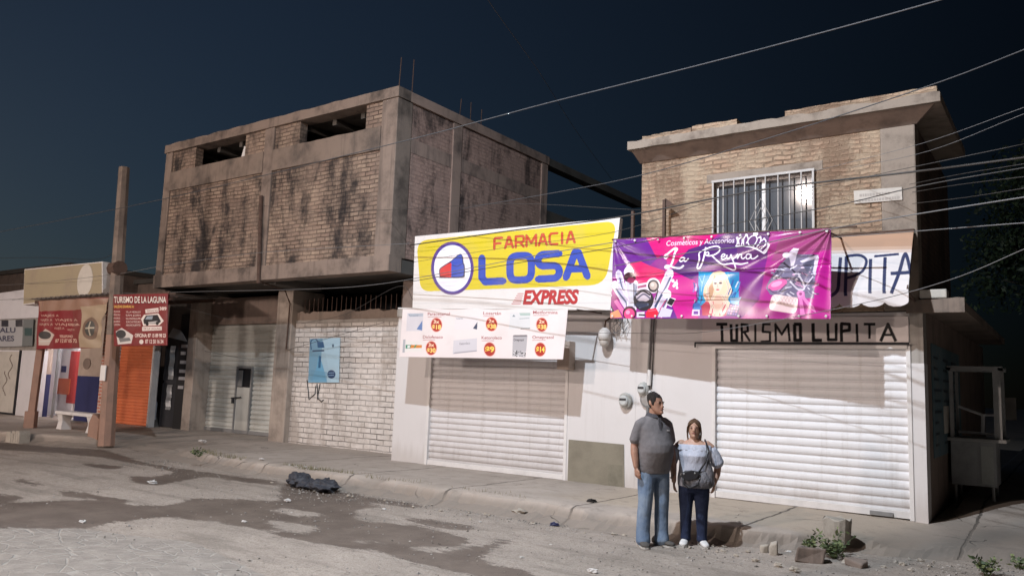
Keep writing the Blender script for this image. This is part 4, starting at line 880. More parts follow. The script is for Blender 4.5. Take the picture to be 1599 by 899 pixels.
# ---- LUPITA awning
aw = empty('lupita_awning', (-3.2, FY, 3.0), 'white scalloped awning lettered LUPITA, partly hidden by the purple banner', 'awning')
A = [at(1300,364,FY-.05), at(1428,360,FY-.05), at(1430,478,FY-.62), at(1300,480,FY-.62)]
zt, zb = A[1].z, A[2].z; xr = -1.66; xl = -4.15
yt, yb_ = FY-.05, FY-.62
def awn(u, v):
    X = xl+(xr-xl)*u; s_ = np.minimum(v/.80, 1); Y = yt+(yb_-yt)*s_**.9+.012*np.sin(u*17+v*4)*s_; Z = zt+(zb-zt)*v
    return np.stack([X, Y, Z], -1)
def awn_tf(x, y):
    v = (y-362)/(479-362); p = at(x, y, yt+(yb_-yt)*max(0, min(v/.8, 1))**.9); return (p.x-xl)/(xr-xl), (zt-p.z)/(zt-zb)
cv = Canvas(520, 240, (222,216,216), awn_tf)
cv.poly([(1100,340),(1500,330),(1500,389),(1300,391),(1100,394)], (182,146,122)); cv.poly([(1100,388),(1500,384),(1500,394),(1100,398)], (206,176,156), .6)
S8 = lambda P: [(1240+x*.2559, 330+y*.2559) for x, y in P]
BL = (34,44,86)
def s8(P, w=21): cv.line(spline(S8(P), 6) if len(P) > 2 else S8(P), w*.2559, BL)
s8([(-350,280),(-350,520)]); s8([(-350,515),(-200,515)]); s8([(140,290),(135,440),(160,505),(215,515),(262,480),(272,400),(282,280)])
s8([(318,275),(314,515)]); s8([(318,272),(400,268),(440,300),(420,360),(370,390),(322,405)], 17); s8([(466,290),(464,500)]); s8([(488,275),(640,262)], 14); s8([(556,280),(550,500)]); s8([(592,500),(640,380),(672,272),(690,280),(716,400),(726,500)]); s8([(590,380),(725,372)])
nsc = 9
def amask(u, v): return v < .945+.055*np.abs(np.sin((u*nsc)*math.pi))**.6
cv.build('awning_cloth', awn, M['print_matte'], aw, mask=amask, thick=.005)
c = MB()
for t_ in (.0, .5, .995): x = xl+(xr-xl)*t_; c = MB(); c.tube([(x, FY, zt-.02), (x, yb_+.02, zb+.22)], .014, 6).tube([(x,FY,zb+.12),(x,yb_+.02,zb+.2)], .012, 6); c.build('frame', M['rust'], aw)
c = MB(); c.tube([(xl, FY-.03, zt+.015), (xr, FY-.03, zt+.015)], .018, 6); c.build('top_rail', M['rust'], aw)

# ---- blue poster on the whitewashed wall
q = [at(484,529,12.62), at(531,527,12.62), at(529,597,12.62), at(481,597,12.62)]
S3 = lambda P: [(280+x*.3115, 440+y*.3115) for x, y in P]
cv = Canvas(120, 150, (178,208,224), world_tf(12.62, *q))
cv.poly(S3([(640,270),(720,270),(700,520),(640,520)]), (130,174,200)); cv.poly(S3([(690,300),(732,300),(736,330),(694,330)]), (60,100,140)); cv.line(spline(S3([(662,340),(660,300),(680,285),(696,300)]), 5), 1.6, (50,90,130)); cv.line(S3([(668,346),(726,344)]), 2.2, (70,90,120))
cv.poly(S3([(700,360),(720,420),(740,500),(660,500),(690,420)]), (120,180,214)); cv.poly(S3([(660,440),(740,450),(740,505),(656,505)]), (116,164,192), .6); cv.poly(S3([(720,290),(800,280),(800,500),(760,500)]), (184,214,230)); cv.poly(S3([(700,370),(712,372),(708,430),(696,430)]), (60,110,150)); cv.ell(280+762*.3115, 440+462*.3115, 20*.3115, 21*.3115, (40,70,110)); cv.line(S3([(748,456),(776,454)]), 1, (150,180,210)); cv.line(S3([(746,468),(774,466)]), 1, (150,180,210)); cv.ell(280+770*.3115, 440+320*.3115, 5*.3115, 8*.3115, (90,110,130))
po = cv.build('poster', quad_surf(*q), M['print_matte'], base=tuple(q[3]), thick=.004); tag(po, 'pale blue worn poster pasted on the whitewashed brick wall', 'poster')
g = MB()
for P in ([(640,490),(650,590),(680,560),(684,520)], [(690,510),(694,590)], [(705,510),(692,580),(712,600),(722,590)], [(640,500),(660,500)]):
    Q = [at(*S3([p])[0], 12.635) for p in P]
    g.tube(Q, .012, 4)
gf = g.build('graffiti', M['black'], base=tuple(at(500,610,12.64))); tag(gf, 'black scrawled graffiti lines below the blue poster', 'graffiti')

# ================================================================== LEFT: SHOP WITH LEAN-TO, SIGNS, POLE, BLACK GATE
WY = 12.3
lx = lambda px, Y=WY, py=600: at(px, py, Y).x
zx = lambda X: X*.2893
sh = empty('corner_shop', (-24, WY, .2), 'small shop with a lit white doorway and navy lower walls under a tin lean-to roof', 'building')
xa, xb, xc, xd, xe = lx(55), lx(68), lx(120), lx(147), lx(178, 12.7)
c = MB(); c.box(xa, xb, WY, WY+.2, 1.55, 3.4).box(xc, xd+.3, WY, WY+.2, 1.55, 3.4).box(xb, xc, WY, WY+.2, 2.75, 3.4); c.build('wall', M['tan_wall'], sh)
for x0_, x1_ in ((xa, xb), (xc, xd+.3)): c = MB(); c.box(x0_, x1_, WY-.005, WY+.2, .1, 1.548); c.build('navy_dado', M['navy'], sh)
white_in = paint('shop_white_paint', (.72,.70,.72), .1, 2, .6)
c = MB(); c.box(xb-.9, xc+.2, WY+2.4, WY+2.5, .1, 2.9).box(xb-1.0, xb-.9, WY+.2, WY+2.5, .1, 2.9).box(xc+.2, xc+.3, WY+.2, WY+2.5, .1, 2.9).box(xb-1.0, xc+.3, WY+.2, WY+2.5, 2.9, 3.0).box(xb-1.0, xc+.3, WY+.2, WY+2.5, .1, .2); c.build('interior', white_in, sh)
orange_p = paint('orange_panel', (.62,.16,.08), .1, 2, .5); red_p = paint('red_panel', (.42,.05,.05), .1, 2, .5)
BYY = WY+.95
def panel(name, x0, x1, y0, y1, mat, dy=.0, par=None):
    p, q_ = at(x0, y0, BYY-dy), at(x1, y1, BYY-dy); c = MB(); c.box(p.x, q_.x, BYY-dy-.02, BYY-dy, q_.z, p.z); return c.build(name, mat, par or sh)
c = MB(); c.box(xb-.9, xc+.3, BYY, BYY+.1, .2, 2.9); c.build('back_wall', white_in, sh)
panel('red_panel', 75, 87, 548, 620, red_p, .01); dp_ = panel('inner_door', 91, 112, 546, 655, white_in, .03); panel('orange_panel', 88, 108, 590, 616, orange_p, .06); panel('door_notice', 97, 103, 571, 581, M['navy'], .05, dp_); panel('red_panel', 112, 119, 548, 630, red_p, .04)
dr = MB()
for px_ in (66, 83): dr.box(lx(px_)-.03, lx(px_)+.03, WY+.04, WY+.1, .2, 2.75)
dr.box(xc-.07, xc-.01, WY+.04, WY+.1, .2, 2.75).box(xb, xc, WY+.04, WY+.1, 2.69, 2.75)
dob = dr.build('doorway_frame', M['grey_metal'], sh)
for px_ in (77, 116):
    c = MB(); c.tube([(lx(px_), WY+.2, .5), (lx(px_), WY+.2, 2.6)], .022, 6); tb = c.build('light_tube', emis('pink_tube', (1,.72,.66), 5), base=(lx(px_), WY+.2, .5)); tag(tb, 'glowing pink-white light tube at the left side of the shop doorway' if px_ == 77 else 'glowing pink-white light tube at the right side of the shop doorway', 'lamp')
c = MB(); c.prism_xz([(lx(133)+.22*math.cos(t), 1.92+.17*math.sin(t)) for t in np.linspace(0, 6.283, 19)[:-1]], WY-.02, WY-.004); c.build('wall_emblem', M['brown_render'], sh)
lt = empty('ceiling_light', (lx(94), WY+.45, 2.86), 'bright ceiling lamp inside the lit shop doorway', 'lamp')
c = MB(); c.box(lx(94)-.45, lx(94)+.45, WY+.4, WY+.6, 2.8, 2.88); c.build('lamp_tube', emis('shop_lamp', (.95,.97,1), 26), lt)
# sill floor, brick pier, orange shutter
c = MB(); bp_ = at(157, 690, 10.7); c.box(lx(155,10.6), lx(169,10.6), 10.6, 10.85, .1, 3.45); c.build('brick_pier', brick('pink_brick', (.45,.17,.12), (.52,.22,.16), (.55,.47,.42), .24, .085, .02), sh)
OX0, OX1 = lx(176,12.7), lx(238,12.7)
shutter_mesh(OX0, OX1, 12.72, .2, 2.75, .09, .02).build('orange_shutter', M['shutter_orange'], sh)
c = MB(); c.box(OX1, OX1+.1, 12.62, 12.8, .15, 2.9); c.build('shutter_jamb', M['white_metal'], sh)
c = MB(); c.box(OX0-.3, OX1+.1, 12.7, 12.9, 2.75, 3.5); c.build('orange_wall', M['shutter_orange'], sh)
# lean-to roof of corrugated sheet
RX0, RX1 = at(57,470,9.85).x-.1, -18.45
mb = MB(); vs = []; fs = []; n = 90
for i in range(n+1):
    x = RX0+(RX1-RX0)*i/n; d = .022*math.sin(i*1.15)
    for y in (9.75, 11, 12.6): vs.append((x, y, 3.56+(y-9.75)*.07+d))
for i in range(n):
    for k in range(2): fs.append((i*3+k, (i+1)*3+k, (i+1)*3+k+1, i*3+k+1))
mb.add(vs, fs); rf = mb.build('roof', M['sheet'], sh, smooth=True); m_ = rf.modifiers.new('thickness','SOLIDIFY'); m_.thickness = .01
for y in (9.85, 11.2, 12.4): c = MB(); c.box(RX0, RX1, y, y+.06, 3.44+(y-9.75)*.07, 3.52+(y-9.75)*.07); c.build('rafter', M['rust'], sh)
p = at(44, 668, 9.85); c = MB(); c.tube([(p.x+.1, 9.85, .1), (p.x+.28, 9.85, 3.46)], .11, 4); c.tube([(p.x+.1, 9.85, .1),(p.x+.1, 9.85, .62)], .17, 4); c.build('roof_post', M['red_paint'], sh)
c = MB(); q0 = at(152, 690, 9.9); c.prism_xz([(q0.x-.22,.1),(q0.x+.25,.1),(q0.x+.28,.6),(q0.x-.05,.72),(q0.x-.2,.5)], 9.75, 10.15); tag(c.build('concrete_footing', M['red_paint'], base=(q0.x,9.95,.1), bev=.02), 'reddish broken concrete footing at the foot of the orange pole', 'footing')
# box sign on the roof
bsx = at(160, 440, 10.0).x; d_ = ray(174, 440); yb2 = bsx*d_.y/d_.x
q = [at(38,420,10.0), at(160,408,10.0), at(160,463,10.0), at(36,476,10.0)]
bs = empty('box_sign', (q[3].x, 10.0, q[3].z), 'faded yellowish box sign without lettering on the tin roof', 'sign')
dep = max(.35, min(1.2, yb2-10.0)); c = MB(); c.slab4(q, dep); c.build('sign_box', M['white_metal'], bs, bev=.01)
c = MB(); c.slab4([p_+Vector((.03*s_,-.004,-.03*k)) for p_, s_, k in zip(q, (1,-1,-1,1), (1,1,-1,-1))], .004); sf = c.build('sign_face', M['yellow_board'], bs)
mid = q[0].lerp(q[1], .8).lerp(q[3].lerp(q[2], .8), .5); c = MB(); c.prism_xz([(mid.x+.38*math.cos(t), mid.z+.42*math.sin(t)) for t in np.linspace(0, 6.283, 25)[:-1]], 9.99, 9.994); c.build('pale_oval', M['cream'], sf)
for t_ in (.1, .9): a = q[3].lerp(q[2], t_); c = MB(); c.box(a.x-.03, a.x+.03, 10.2, 10.26, 3.5, a.z+.05); c.build('sign_leg', M['rust'], bs)
# red travel banner at the roof edge
q = [at(60,470,9.72), at(166,464,9.72), at(155,543,9.72), at(56,545,9.72)]
S1 = lambda P: [(x*.3783, 380+y*.3782) for x, y in P]
cv = Canvas(300, 200, (124,54,50), world_tf(9.72, *q))
cv.poly(S1([(160,240),(300,240),(300,436),(150,436)]), (130,40,44)); cv.poly(S1([(160,236),(440,226),(440,262),(300,276),(160,280)]), (150,118,100))
cv.poly(S1([(336,262),(436,250),(410,432),(326,428)]), (170,150,126)); cv.ell(374*.3783, 380+350*.3782, 34*.3783, 46*.3782, (120,96,80)); cv.ell(374*.3783, 380+350*.3782, 22*.3783, 32*.3782, (70,70,66)); cv.line(S1([(356,350),(394,348)]), 2.4, (190,180,160)); cv.line(S1([(374,322),(374,380)]), 2, (190,180,160))
CR = (206,176,158)
def t1(st, x, y, w, h, c=CR, **k): cv.text(st, x*.3783, 380+y*.3782, w*.3783, h*.3782, c, **k)
for x, y, w in ((166,302,80),(166,320,50),(228,320,90),(162,338,56),(226,338,100),(222,354,40),(280,340,40),(274,360,34)): t1('VIAJES A', x, y, w, 9)
t1('TELEFONO', 244, 388, 60, 10, bold=.03); t1('87 12 87 05 72', 228, 408, 92, 14, bold=.03)
cv.poly(S1([(160,380),(190,352),(222,376),(200,420),(158,420)]), (196,180,170)); cv.ell(184*.3783, 380+378*.3782, 24*.3783, 16*.3782, (70,66,66)); cv.line(S1([(160,404),(206,402)]), 2, (200,196,190))
def dispB(u, v): return .03*np.sin(u*26+v*3)*np.exp(-v*2.2)+.025*np.sin(u*7+v*8)*(.3+u)+.02*np.sin((u-v)*20)*np.clip(u-.55,0,1)*2
rb = cv.build('travel_banner', quad_surf(*q, disp=dispB), M['print_matte'], base=tuple(q[3]), thick=.004); tag(rb, 'crumpled faded red travel banner hanging from the front of the tin roof', 'banner')
# flat red travel sign right of the pole
TY = 9.32
q = [at(177,460,TY), at(261,458,TY), at(260,539,TY), at(178,540,TY)]
S2 = lambda P: [(160+x*.3006, 430+y*.3003) for x, y in P]
cv = Canvas(340, 230, (124,36,36), world_tf(TY, *q))
def t2(st, x, y, w, h, c=(232,216,206), **k): cv.text(st, 160+x*.3006, 430+y*.3003, w*.3006, h*.3003, c, **k)
cv.poly(S2([(54,98),(336,98),(336,150),(54,152)]), (124,22,28)); t2('TURISMO DE LA LAGUNA', 58, 144, 272, 34, (30,16,18), bold=.05); t2('TURISMO DE LA LAGUNA', 60, 142, 270, 32, (238,226,216), bold=.015)
cv.poly(S2([(54,98),(70,98),(70,150),(54,152)]), (150,26,30), .0); t2('389', 296, 180, 36, 16, bold=.03)
t2('SALIDAS DIARIAS A:', 60, 168, 104, 13, (228,186,90), bold=.02)
for k, (a, b) in enumerate((('TIJUANA','VILLA HIDALGO'),('MEXICALI','SAN JUAN'),('NOGALES','GUADALUPE'),('JUAREZ','ZACATECAS'),('LEON','AGUASCALIENTES'))): t2(a, 58, 192+k*17, 34, 9); t2(b, 122, 194+k*17, 76, 9)
cv.poly(S2([(222,176),(290,168),(292,190),(224,196)]), (226,214,206)); t2('SERVICIO', 230, 190, 56, 11, (120,24,28))
cv.poly(S2([(200,226),(216,204),(290,196),(318,236),(296,258),(212,262)]), (226,214,206)); cv.poly(S2([(212,232),(226,208),(286,204),(304,240),(290,250),(216,252)]), (34,32,36)); cv.poly(S2([(222,228),(232,212),(262,210),(258,228)]), (150,160,170)); cv.poly(S2([(236,242),(284,236),(292,246),(240,250)]), (190,186,184)); cv.ell(160+232*.3006, 430+252*.3003, 8*.3, 9*.3, (20,20,20)); cv.ell(160+284*.3006, 430+248*.3003, 8*.3, 9*.3, (20,20,20))
cv.poly(S2([(206,266),(308,264),(308,284),(206,288)]), (226,214,206)); t2('DE LA LAGUNA', 214, 282, 88, 12, (120,24,28))
cv.poly(S2([(70,290),(100,272),(160,310),(150,352),(80,358)]), (214,206,200)); cv.ell(160+96*.3006, 430+304*.3003, 26*.3, 22*.3, (60,58,60)); cv.poly(S2([(84,326),(140,322),(148,338),(92,346)]), (120,118,118))
t2('OFICINA: 87 15 89 98 23', 168, 320, 160, 18, bold=.03); cv.ell(160+202*.3006, 430+344*.3003, 11*.3, 12*.3, (226,214,206)); t2('87 12 50 16 34', 222, 352, 94, 20, bold=.02)
ts_ = cv.build('travel_sign', quad_surf(*q), M['print_board'], base=tuple(q[3]), thick=.03); tag(ts_, 'flat red travel sign lettered TURISMO DE LA LAGUNA above the orange shutter', 'sign')
c = MB(); c.box(q[0].x, q[1].x, TY+.035, TY+.07, q[0].z-.06, q[0].z); c.build('frame', M['rust'], ts_)
for t_ in (.05, .95): a = q[0].lerp(q[1], t_); c = MB(); c.box(a.x-.02, a.x+.02, TY+.035, TY+.3, a.z-.05, a.z-.01); c.build('bracket', M['rust'], ts_)
# utility pole, orange up to head height
pb0, pt = at(166, 690, 9.6), at(194, 262, 9.6)
up = empty('utility_pole', (pb0.x, 9.6, .1), 'tall plain concrete pole with an orange painted lower half beside the red signs', 'pole')
k0 = (pt-pb0)/(pt.z-pb0.z); at_z = lambda z: Vector((pb0.x, 9.6, 0))+Vector((k0.x*(z-pb0.z), 0, z))
c = MB(); c.tube([at_z(2.55), at_z(pt.z)], .155, 8, r2=.125); c.build('upper_shaft', M['concrete'], up)
c = MB(); c.tube([at_z(.05), at_z(2.545)], .18, 8, r2=.157); ls = c.build('painted_shaft', M['red_paint'], up)
c = MB(); a = at_z(1.75); c.box(a.x-.1, a.x+.12, 9.6-.19, 9.6-.175, 1.5, 1.85); c.build('torn_paper', M['asph_paper'], up)
c = MB(); a = at_z(4.1); c.tube([a+Vector((-.17,0,0)), a+Vector((.17,-.03,.0))], .17, 10); c.build('clamp', M['rust'], up)
# concrete bench
bn = empty('bench', (lx(125,10.4), 10.4, .2), 'low white slab bench on the kerb in front of the lit doorway', 'bench')
b0, b1 = at(97,652,10.3), at(150,656,10.3)
c = MB(); c.box(b0.x-.1, b1.x+.1, 10.15, 10.5, .58, .66); c.build('seat', M['white_metal'], bn, bev=.01)
for x in (b0.x+.1, b1.x-.1): c = MB(); c.loft([[(x-a,10.32-a,z),(x+a,10.32-a,z),(x+a,10.32+a,z),(x-a,10.32+a,z)] for z, a in ((.15,.14),(.4,.1),(.58,.14))]); c.build('leg', M['white_metal'], bn)
for i, px in enumerate((79, 90, 101, 111, 119)):
    p = gnd(px, 688, .0); yk = float(np.interp(p.x, SX, SYB))-.12; c = MB(); c.loft([[(p.x-a,yk-.1,z),(p.x+a,yk-.1,z),(p.x+a*.9,yk+.16,z),(p.x-a,yk+.16,z)] for z, a in ((-.02,.13),(.2,.12),(.27+rnd.uniform(-.04,.05),.07))])
    o = c.build('kerb_stone', M['stone'], base=(p.x,yk,0), bev=.02); tag(o, 'rough upright kerb stone in the short row before the white bench', 'stone', 'upright kerb stones before the bench')
# black metal gate
GY = 12.95
gt = empty('metal_gate', (lx(265,GY), GY, .2), 'tall black metal gate with pale grille panels beside the orange shutter', 'gate')
g0, g1, g2 = OX1+.14, lx(276,GY), -20.26
c = MB(); c.box(g0, g1, GY, GY+.04, .22, 2.75); c.build('gate_leaf', M['dark_metal'], gt)
c = MB(); c.box(g1+.005, g2, GY-.03, GY+.04, .15, 3.4); sp_ = c.build('side_panel', M['black'], gt)
c = MB()
for k, z in enumerate((2.45,2.25,2.0,1.75,1.55,1.3)): c.box(g1+.12, g1+.12+(.3,.24,.34,.36,.3,.26)[k], GY-.036, GY-.031, z, z+.09)
c.build('worn_lettering', plain('pale_sign_paint', (.36,.35,.36)), sp_)['kind'] = 'stuff'
for z0, z1 in ((1.55,2.5),(.7,1.4)):
    c = MB(); n = 9
    for i in range(n):
        x = g0+.25+(g1-g0-.45)*i/(n-1); c.tube([(x+.02*math.sin(j*1.7), GY-.02, z0+(z1-z0)*j/8) for j in range(9)], .012, 4)
    c.build('grille', M['grey_metal'], gt)
c = MB(); c.box(g0, g1, GY-.03, GY-.002, 1.44, 1.52).box(g0, g0+.06, GY-.03, GY-.002, .22, 2.75); c.build('gate_frame', M['dark_metal'], gt)
c = MB(); c.box(g0-.1, g2, GY+.05, GY+.2, .1, 3.9); c.build('back_panel', M['concrete_dark_shaded'], gt)
c = MB(); c.slab4([at(270,512,12.7), at(282,516,12.7), at(291,533,12.7), at(262,526,12.7)], .03); aw2 = c.build('small_canopy', M['grey_metal'], gt)
# far-left white shop
wl = empty('white_shop', (-31, 12, .2), 'low white building with a black lettered sign band at the left edge of the street', 'building')
wx1 = lx(55, 12.0); c = MB(); c.box(-44, wx1, 12.0, 12.3, .1, 2.3).box(-44, wx1, 12.0, 12.3, 3.35, 3.95); c.prism_xz([(-44,3.95),(wx1,3.95),(wx1,4.35),(-44,3.96)], 12.01, 12.29); c.build('wall', white_in, wl)
q = [Vector((-36, 11.97, 3.3)), at(52,498,11.97), at(50,540,11.97), Vector((-36, 11.97, 2.32))]
cv = Canvas(300, 60, (178,178,180), world_tf(11.97, *q))
for i in range(9): cv.rect(-130+i*22, 498, -119+i*22, 510, (60,60,66))
cv.text('MERCERIALU', -52, 519, 76, 7.5, (60,60,84), bold=.03); cv.text('ESCOLARES', -40, 532, 62, 8, (60,60,84), bold=.03)
cv.poly([(36,498),(54,498),(52,540),(34,540)], (120,124,124)); cv.rect(38,512,50,524,(70,90,90))
cv.build('sign_band', quad_surf(*q), M['print_wall'], wl, thick=.02)
c = MB(); c.box(-44, wx1, 12.05, 12.2, 2.3, 3.35); c.build('band_backing', M['plaster_grey'], wl)
x0, x1 = lx(0,12.0), lx(27,12.0); c = MB(); c.box(x0-3, x1, 11.96, 11.995, .25, 2.25); sd = c.build('sliding_door', M['cream'], wl)
c = MB(); c.box(x1, x1+.08, 11.95, 12.0, .2, 2.3).box(x0-3, x1, 11.95, 11.958, .2, .26); c.build('door_frame', M['dark_metal'], sd)
for k in range(2):
    c = MB(); z = .8+k*.55; c.tube([(lx(12+k*7,12), 11.955, z+.5*math.sin(t)*.4+t*.05) if False else (lx(10+k*6,12)+.12*math.cos(t*2+k), 11.95, z+t*.16) for t in np.linspace(0, 5, 14)], .012, 4); c.build('scrawl', M['brown_render'], sd)
# dim houses behind the left shops and behind the corner building
for nm, x0, x1, y0, y1, h, lab in (('dark_house', -46, -36, 17, 26, 6.2, 'dim brown house behind the box sign at the far left'),('dark_house', -34, -31, 19, 24, 5.6, 'dim narrow block showing above the box sign')):
    hb = empty(nm, ((x0+x1)/2, y0, 0), lab, 'house'); c = MB(); c.box(x0, x1, y0, y1, 0, h); c.build('wall', M['brown_render'], hb); c = MB(); c.box(x0-.15, x1+.15, y0-.15, y1+.15, h, h+.2); c.build('roof', M['concrete_dark_shaded'], hb)
    c = MB(); c.box(x0+1, x0+2, y0-.02, y0-.002, h-2, h-.9); c.build('window', M['void'], hb)

# ================================================================== WALL FITTINGS
for i, (px, py, cx2, lab) in enumerate(((976,625,0,'round electricity meter low on the white wall left of the man'),(1004,607,1,'round electricity meter on the conduit just behind the head of the man'))):
    p = at(px, py, FY-.06); r_ = .115 if i == 0 else .10
    mt = empty('electricity_meter', p, lab, 'meter', 'electricity meters on the white wall')
    c = MB(); n = 20; c.loft([[(p.x+rr*math.cos(2*math.pi*k/n), y, p.z+rr*1.12*math.sin(2*math.pi*k/n)) for k in range(n)] for y, rr in ((FY-.001,r_*.9),(FY-.05,r_),(FY-.07,r_*.97),(FY-.09,r_*.8))]); c.build('housing', paint('meter_grey', (.42,.42,.40), .15, 6, .4), mt, smooth=False)
    c = MB(); c.loft([[(p.x+rr*math.cos(2*math.pi*k/n), y, p.z+rr*1.1*math.sin(2*math.pi*k/n)) for k in range(n)] for y, rr in ((FY-.089,r_*.72),(FY-.13,r_*.66),(FY-.145,r_*.5))]); c.build('glass_cover', paint('meter_cover', (.52,.53,.52), .1, 8, .2), mt, smooth=False)
    c = MB(); c.box(p.x-r_*.5, p.x+r_*.5, FY-.15, FY-.144, p.z-.0, p.z+.035); c.build('register', M['dark_metal'], mt)
p = at(1010, 622, FY-.05); c = MB(); n = 18; c.loft([[(p.x+rr*math.cos(2*math.pi*k/n), y, p.z+rr*1.2*math.sin(2*math.pi*k/n)) for k in range(n)] for y, rr in ((FY-.001,.12),(FY-.05,.12),(FY-.06,.09))]); tag(c.build('junction_box', M['grey_metal'], base=p), 'grey round junction box under the upper electricity meter', 'box')
cd = at(1012, 585, FY-.035); c = MB(); c.tube([(cd.x+.05, FY-.04, 2.98), (cd.x+.02, FY-.035, 2.4), (cd.x, FY-.03, 1.95), (cd.x-.01, FY-.03, 1.0)], .021, 8); co = c.build('conduit', M['grey_metal'], base=(cd.x,FY,1)); tag(co, 'thin grey conduit running down the white wall to the meters', 'conduit')
c = MB(); c.tube([(cd.x+.03, FY-.04, 2.05), (cd.x+.02, FY-.04, 1.8)], .034, 8); c.build('coupling', M['white_metal'], co)
c = MB(); c.tube([(cd.x+.09, FY-.03, 2.9), (cd.x+.07, FY-.02, 2.2), (cd.x+.05,FY-.02,1.75)], .008, 5); c.build('drop_wire', M['black_cable'], co)
p = at(944, 522, FY-.16); lp = empty('wall_lamp', p, 'white dome wall lamp, unlit, under the left end of the purple banner', 'lamp')
c = MB(); n = 16; c.loft([[(p.x+rr*math.cos(2*math.pi*k/n), p.y+rr*math.sin(2*math.pi*k/n), p.z+z) for k in range(n)] for z, rr in ((-.09,.10),(.02,.105),(.07,.085),(.11,.03))]); c.build('shade', M['white_metal'], lp, smooth=True)
c = MB(); c.ell((p.x, p.y, p.z-.11), .085, .085, .1, 14, 8); c.build('globe', plain('dull_globe', (.5,.46,.42), .3), lp, smooth=True)
c = MB(); c.tube([(p.x, FY, p.z+.28), (p.x, p.y+.03, p.z+.22), (p.x, p.y, p.z+.1)], .015, 6); c.build('bracket', M['rust'], lp)
c = MB(); r4 = random.Random(2)
for k in range(7):
    p = at(968+r4.uniform(-10,10), 500, FY-.05); c.tube([p+Vector((r4.uniform(-.08,.08), r4.uniform(-.1,0), z*-.09+r4.uniform(-.02,.02)+.05)) for z in range(4)], .007, 4)
tag(c.build('cable_tangle', M['pale_cable'], base=at(968,500,FY-.05)), 'tangle of loose wire ends on the wall right of the dome lamp', 'wires')
p = at(962, 493, FY-.12)
for dx in (0, .07): c = MB(); c.tube([p+Vector((dx,0,.08)), p+Vector((dx,0,-.1))], .012, 6); tag(c.build('wire_end', M['pale_cable'], base=p), 'pale stub of cable hanging under the purple banner', 'cable', 'pale cable stubs under the banner')

# ================================================================== ALLEY SIDE: CART AND TREES
CY = 13.6
kt = empty('food_cart', (at(1522,780,CY).x, CY, .2), 'old metal food cart with an open post frame in the dark alley', 'cart')
k = lambda x, y, Y=CY: at(x, y, Y)
cart_m = paint('cart_sheet', (.40,.41,.41), .3, 2.5, .45, .1, metal=.2, streak=True); cart_f = paint('cart_frame', (.42,.42,.41), .25, 5, .5)
x0, x1, zc0, zc1 = k(1484,690).x, k(1566,690).x, k(1520,758).z, k(1520,686).z; dp = .75
c = MB(); c.box(x0, x1-.09, CY, CY+dp, zc0, zc1-.03); bx_ = c.build('cabinet', cart_m, kt, bev=.01)
c = MB(); c.box(x0+(x1-x0)*.58, x1-.12, CY-.012, CY-.002, zc0+.04, zc1-.08); c.build('door', paint('cart_door', (.46,.48,.45), .3, 3, .45, .1, metal=.2), kt, bev=.004)
c = MB(); c.box(x0-.04, x1+.05, CY-.06, CY+dp+.06, zc1-.03, zc1+.02); c.build('counter_top', cart_f, kt, bev=.008)
for x in (x0+.05, x1-.14):
    for y in (CY+.04, CY+dp-.04): c = MB(); c.tube([(x,y,.1),(x,y,zc0)], .022, 6); c.build('leg', cart_f, kt)
zt_ = k(1540,574).z; px0, px1 = x0+.03, x1-.03
for x, y, w_ in ((px0,CY+.03,.025),(px1-.02,CY+.03,.05),(px0,CY+dp-.03,.02),(px1,CY+dp-.03,.03)): c = MB(); c.box(x-w_, x+w_, y-.025, y+.025, zc1+.02, zt_ if x > px0 else zt_-.05); c.build('post', cart_f, kt)
c = MB(); c.box(px0-.05, px1+.06, CY, CY+.06, zt_-.04, zt_+.02).box(px0-.05, px1+.06, CY+dp-.06, CY+dp, zt_-.04, zt_+.02).box(px0-.05, px0, CY, CY+dp, zt_-.04, zt_+.0).box(px1+.0, px1+.06, CY, CY+dp, zt_-.04, zt_+.0); c.build('roof_frame', cart_f, kt)
a, b, d, e = k(1493,634), k(1532,648), k(1560,648), k(1532,676)
c = MB()
for p, q_, r_ in ((a,b,.022),(b,d,.018),(b,e,.028),(e+Vector((-.32,0,0)),e+Vector((.2,0,-.02)),.022)): c.tube([p+Vector((0,.3,0)), q_+Vector((0,.3,0))], r_, 6)
c.build('brace', paint('pale_brace', (.6,.6,.6), .2, 5, .5), kt)

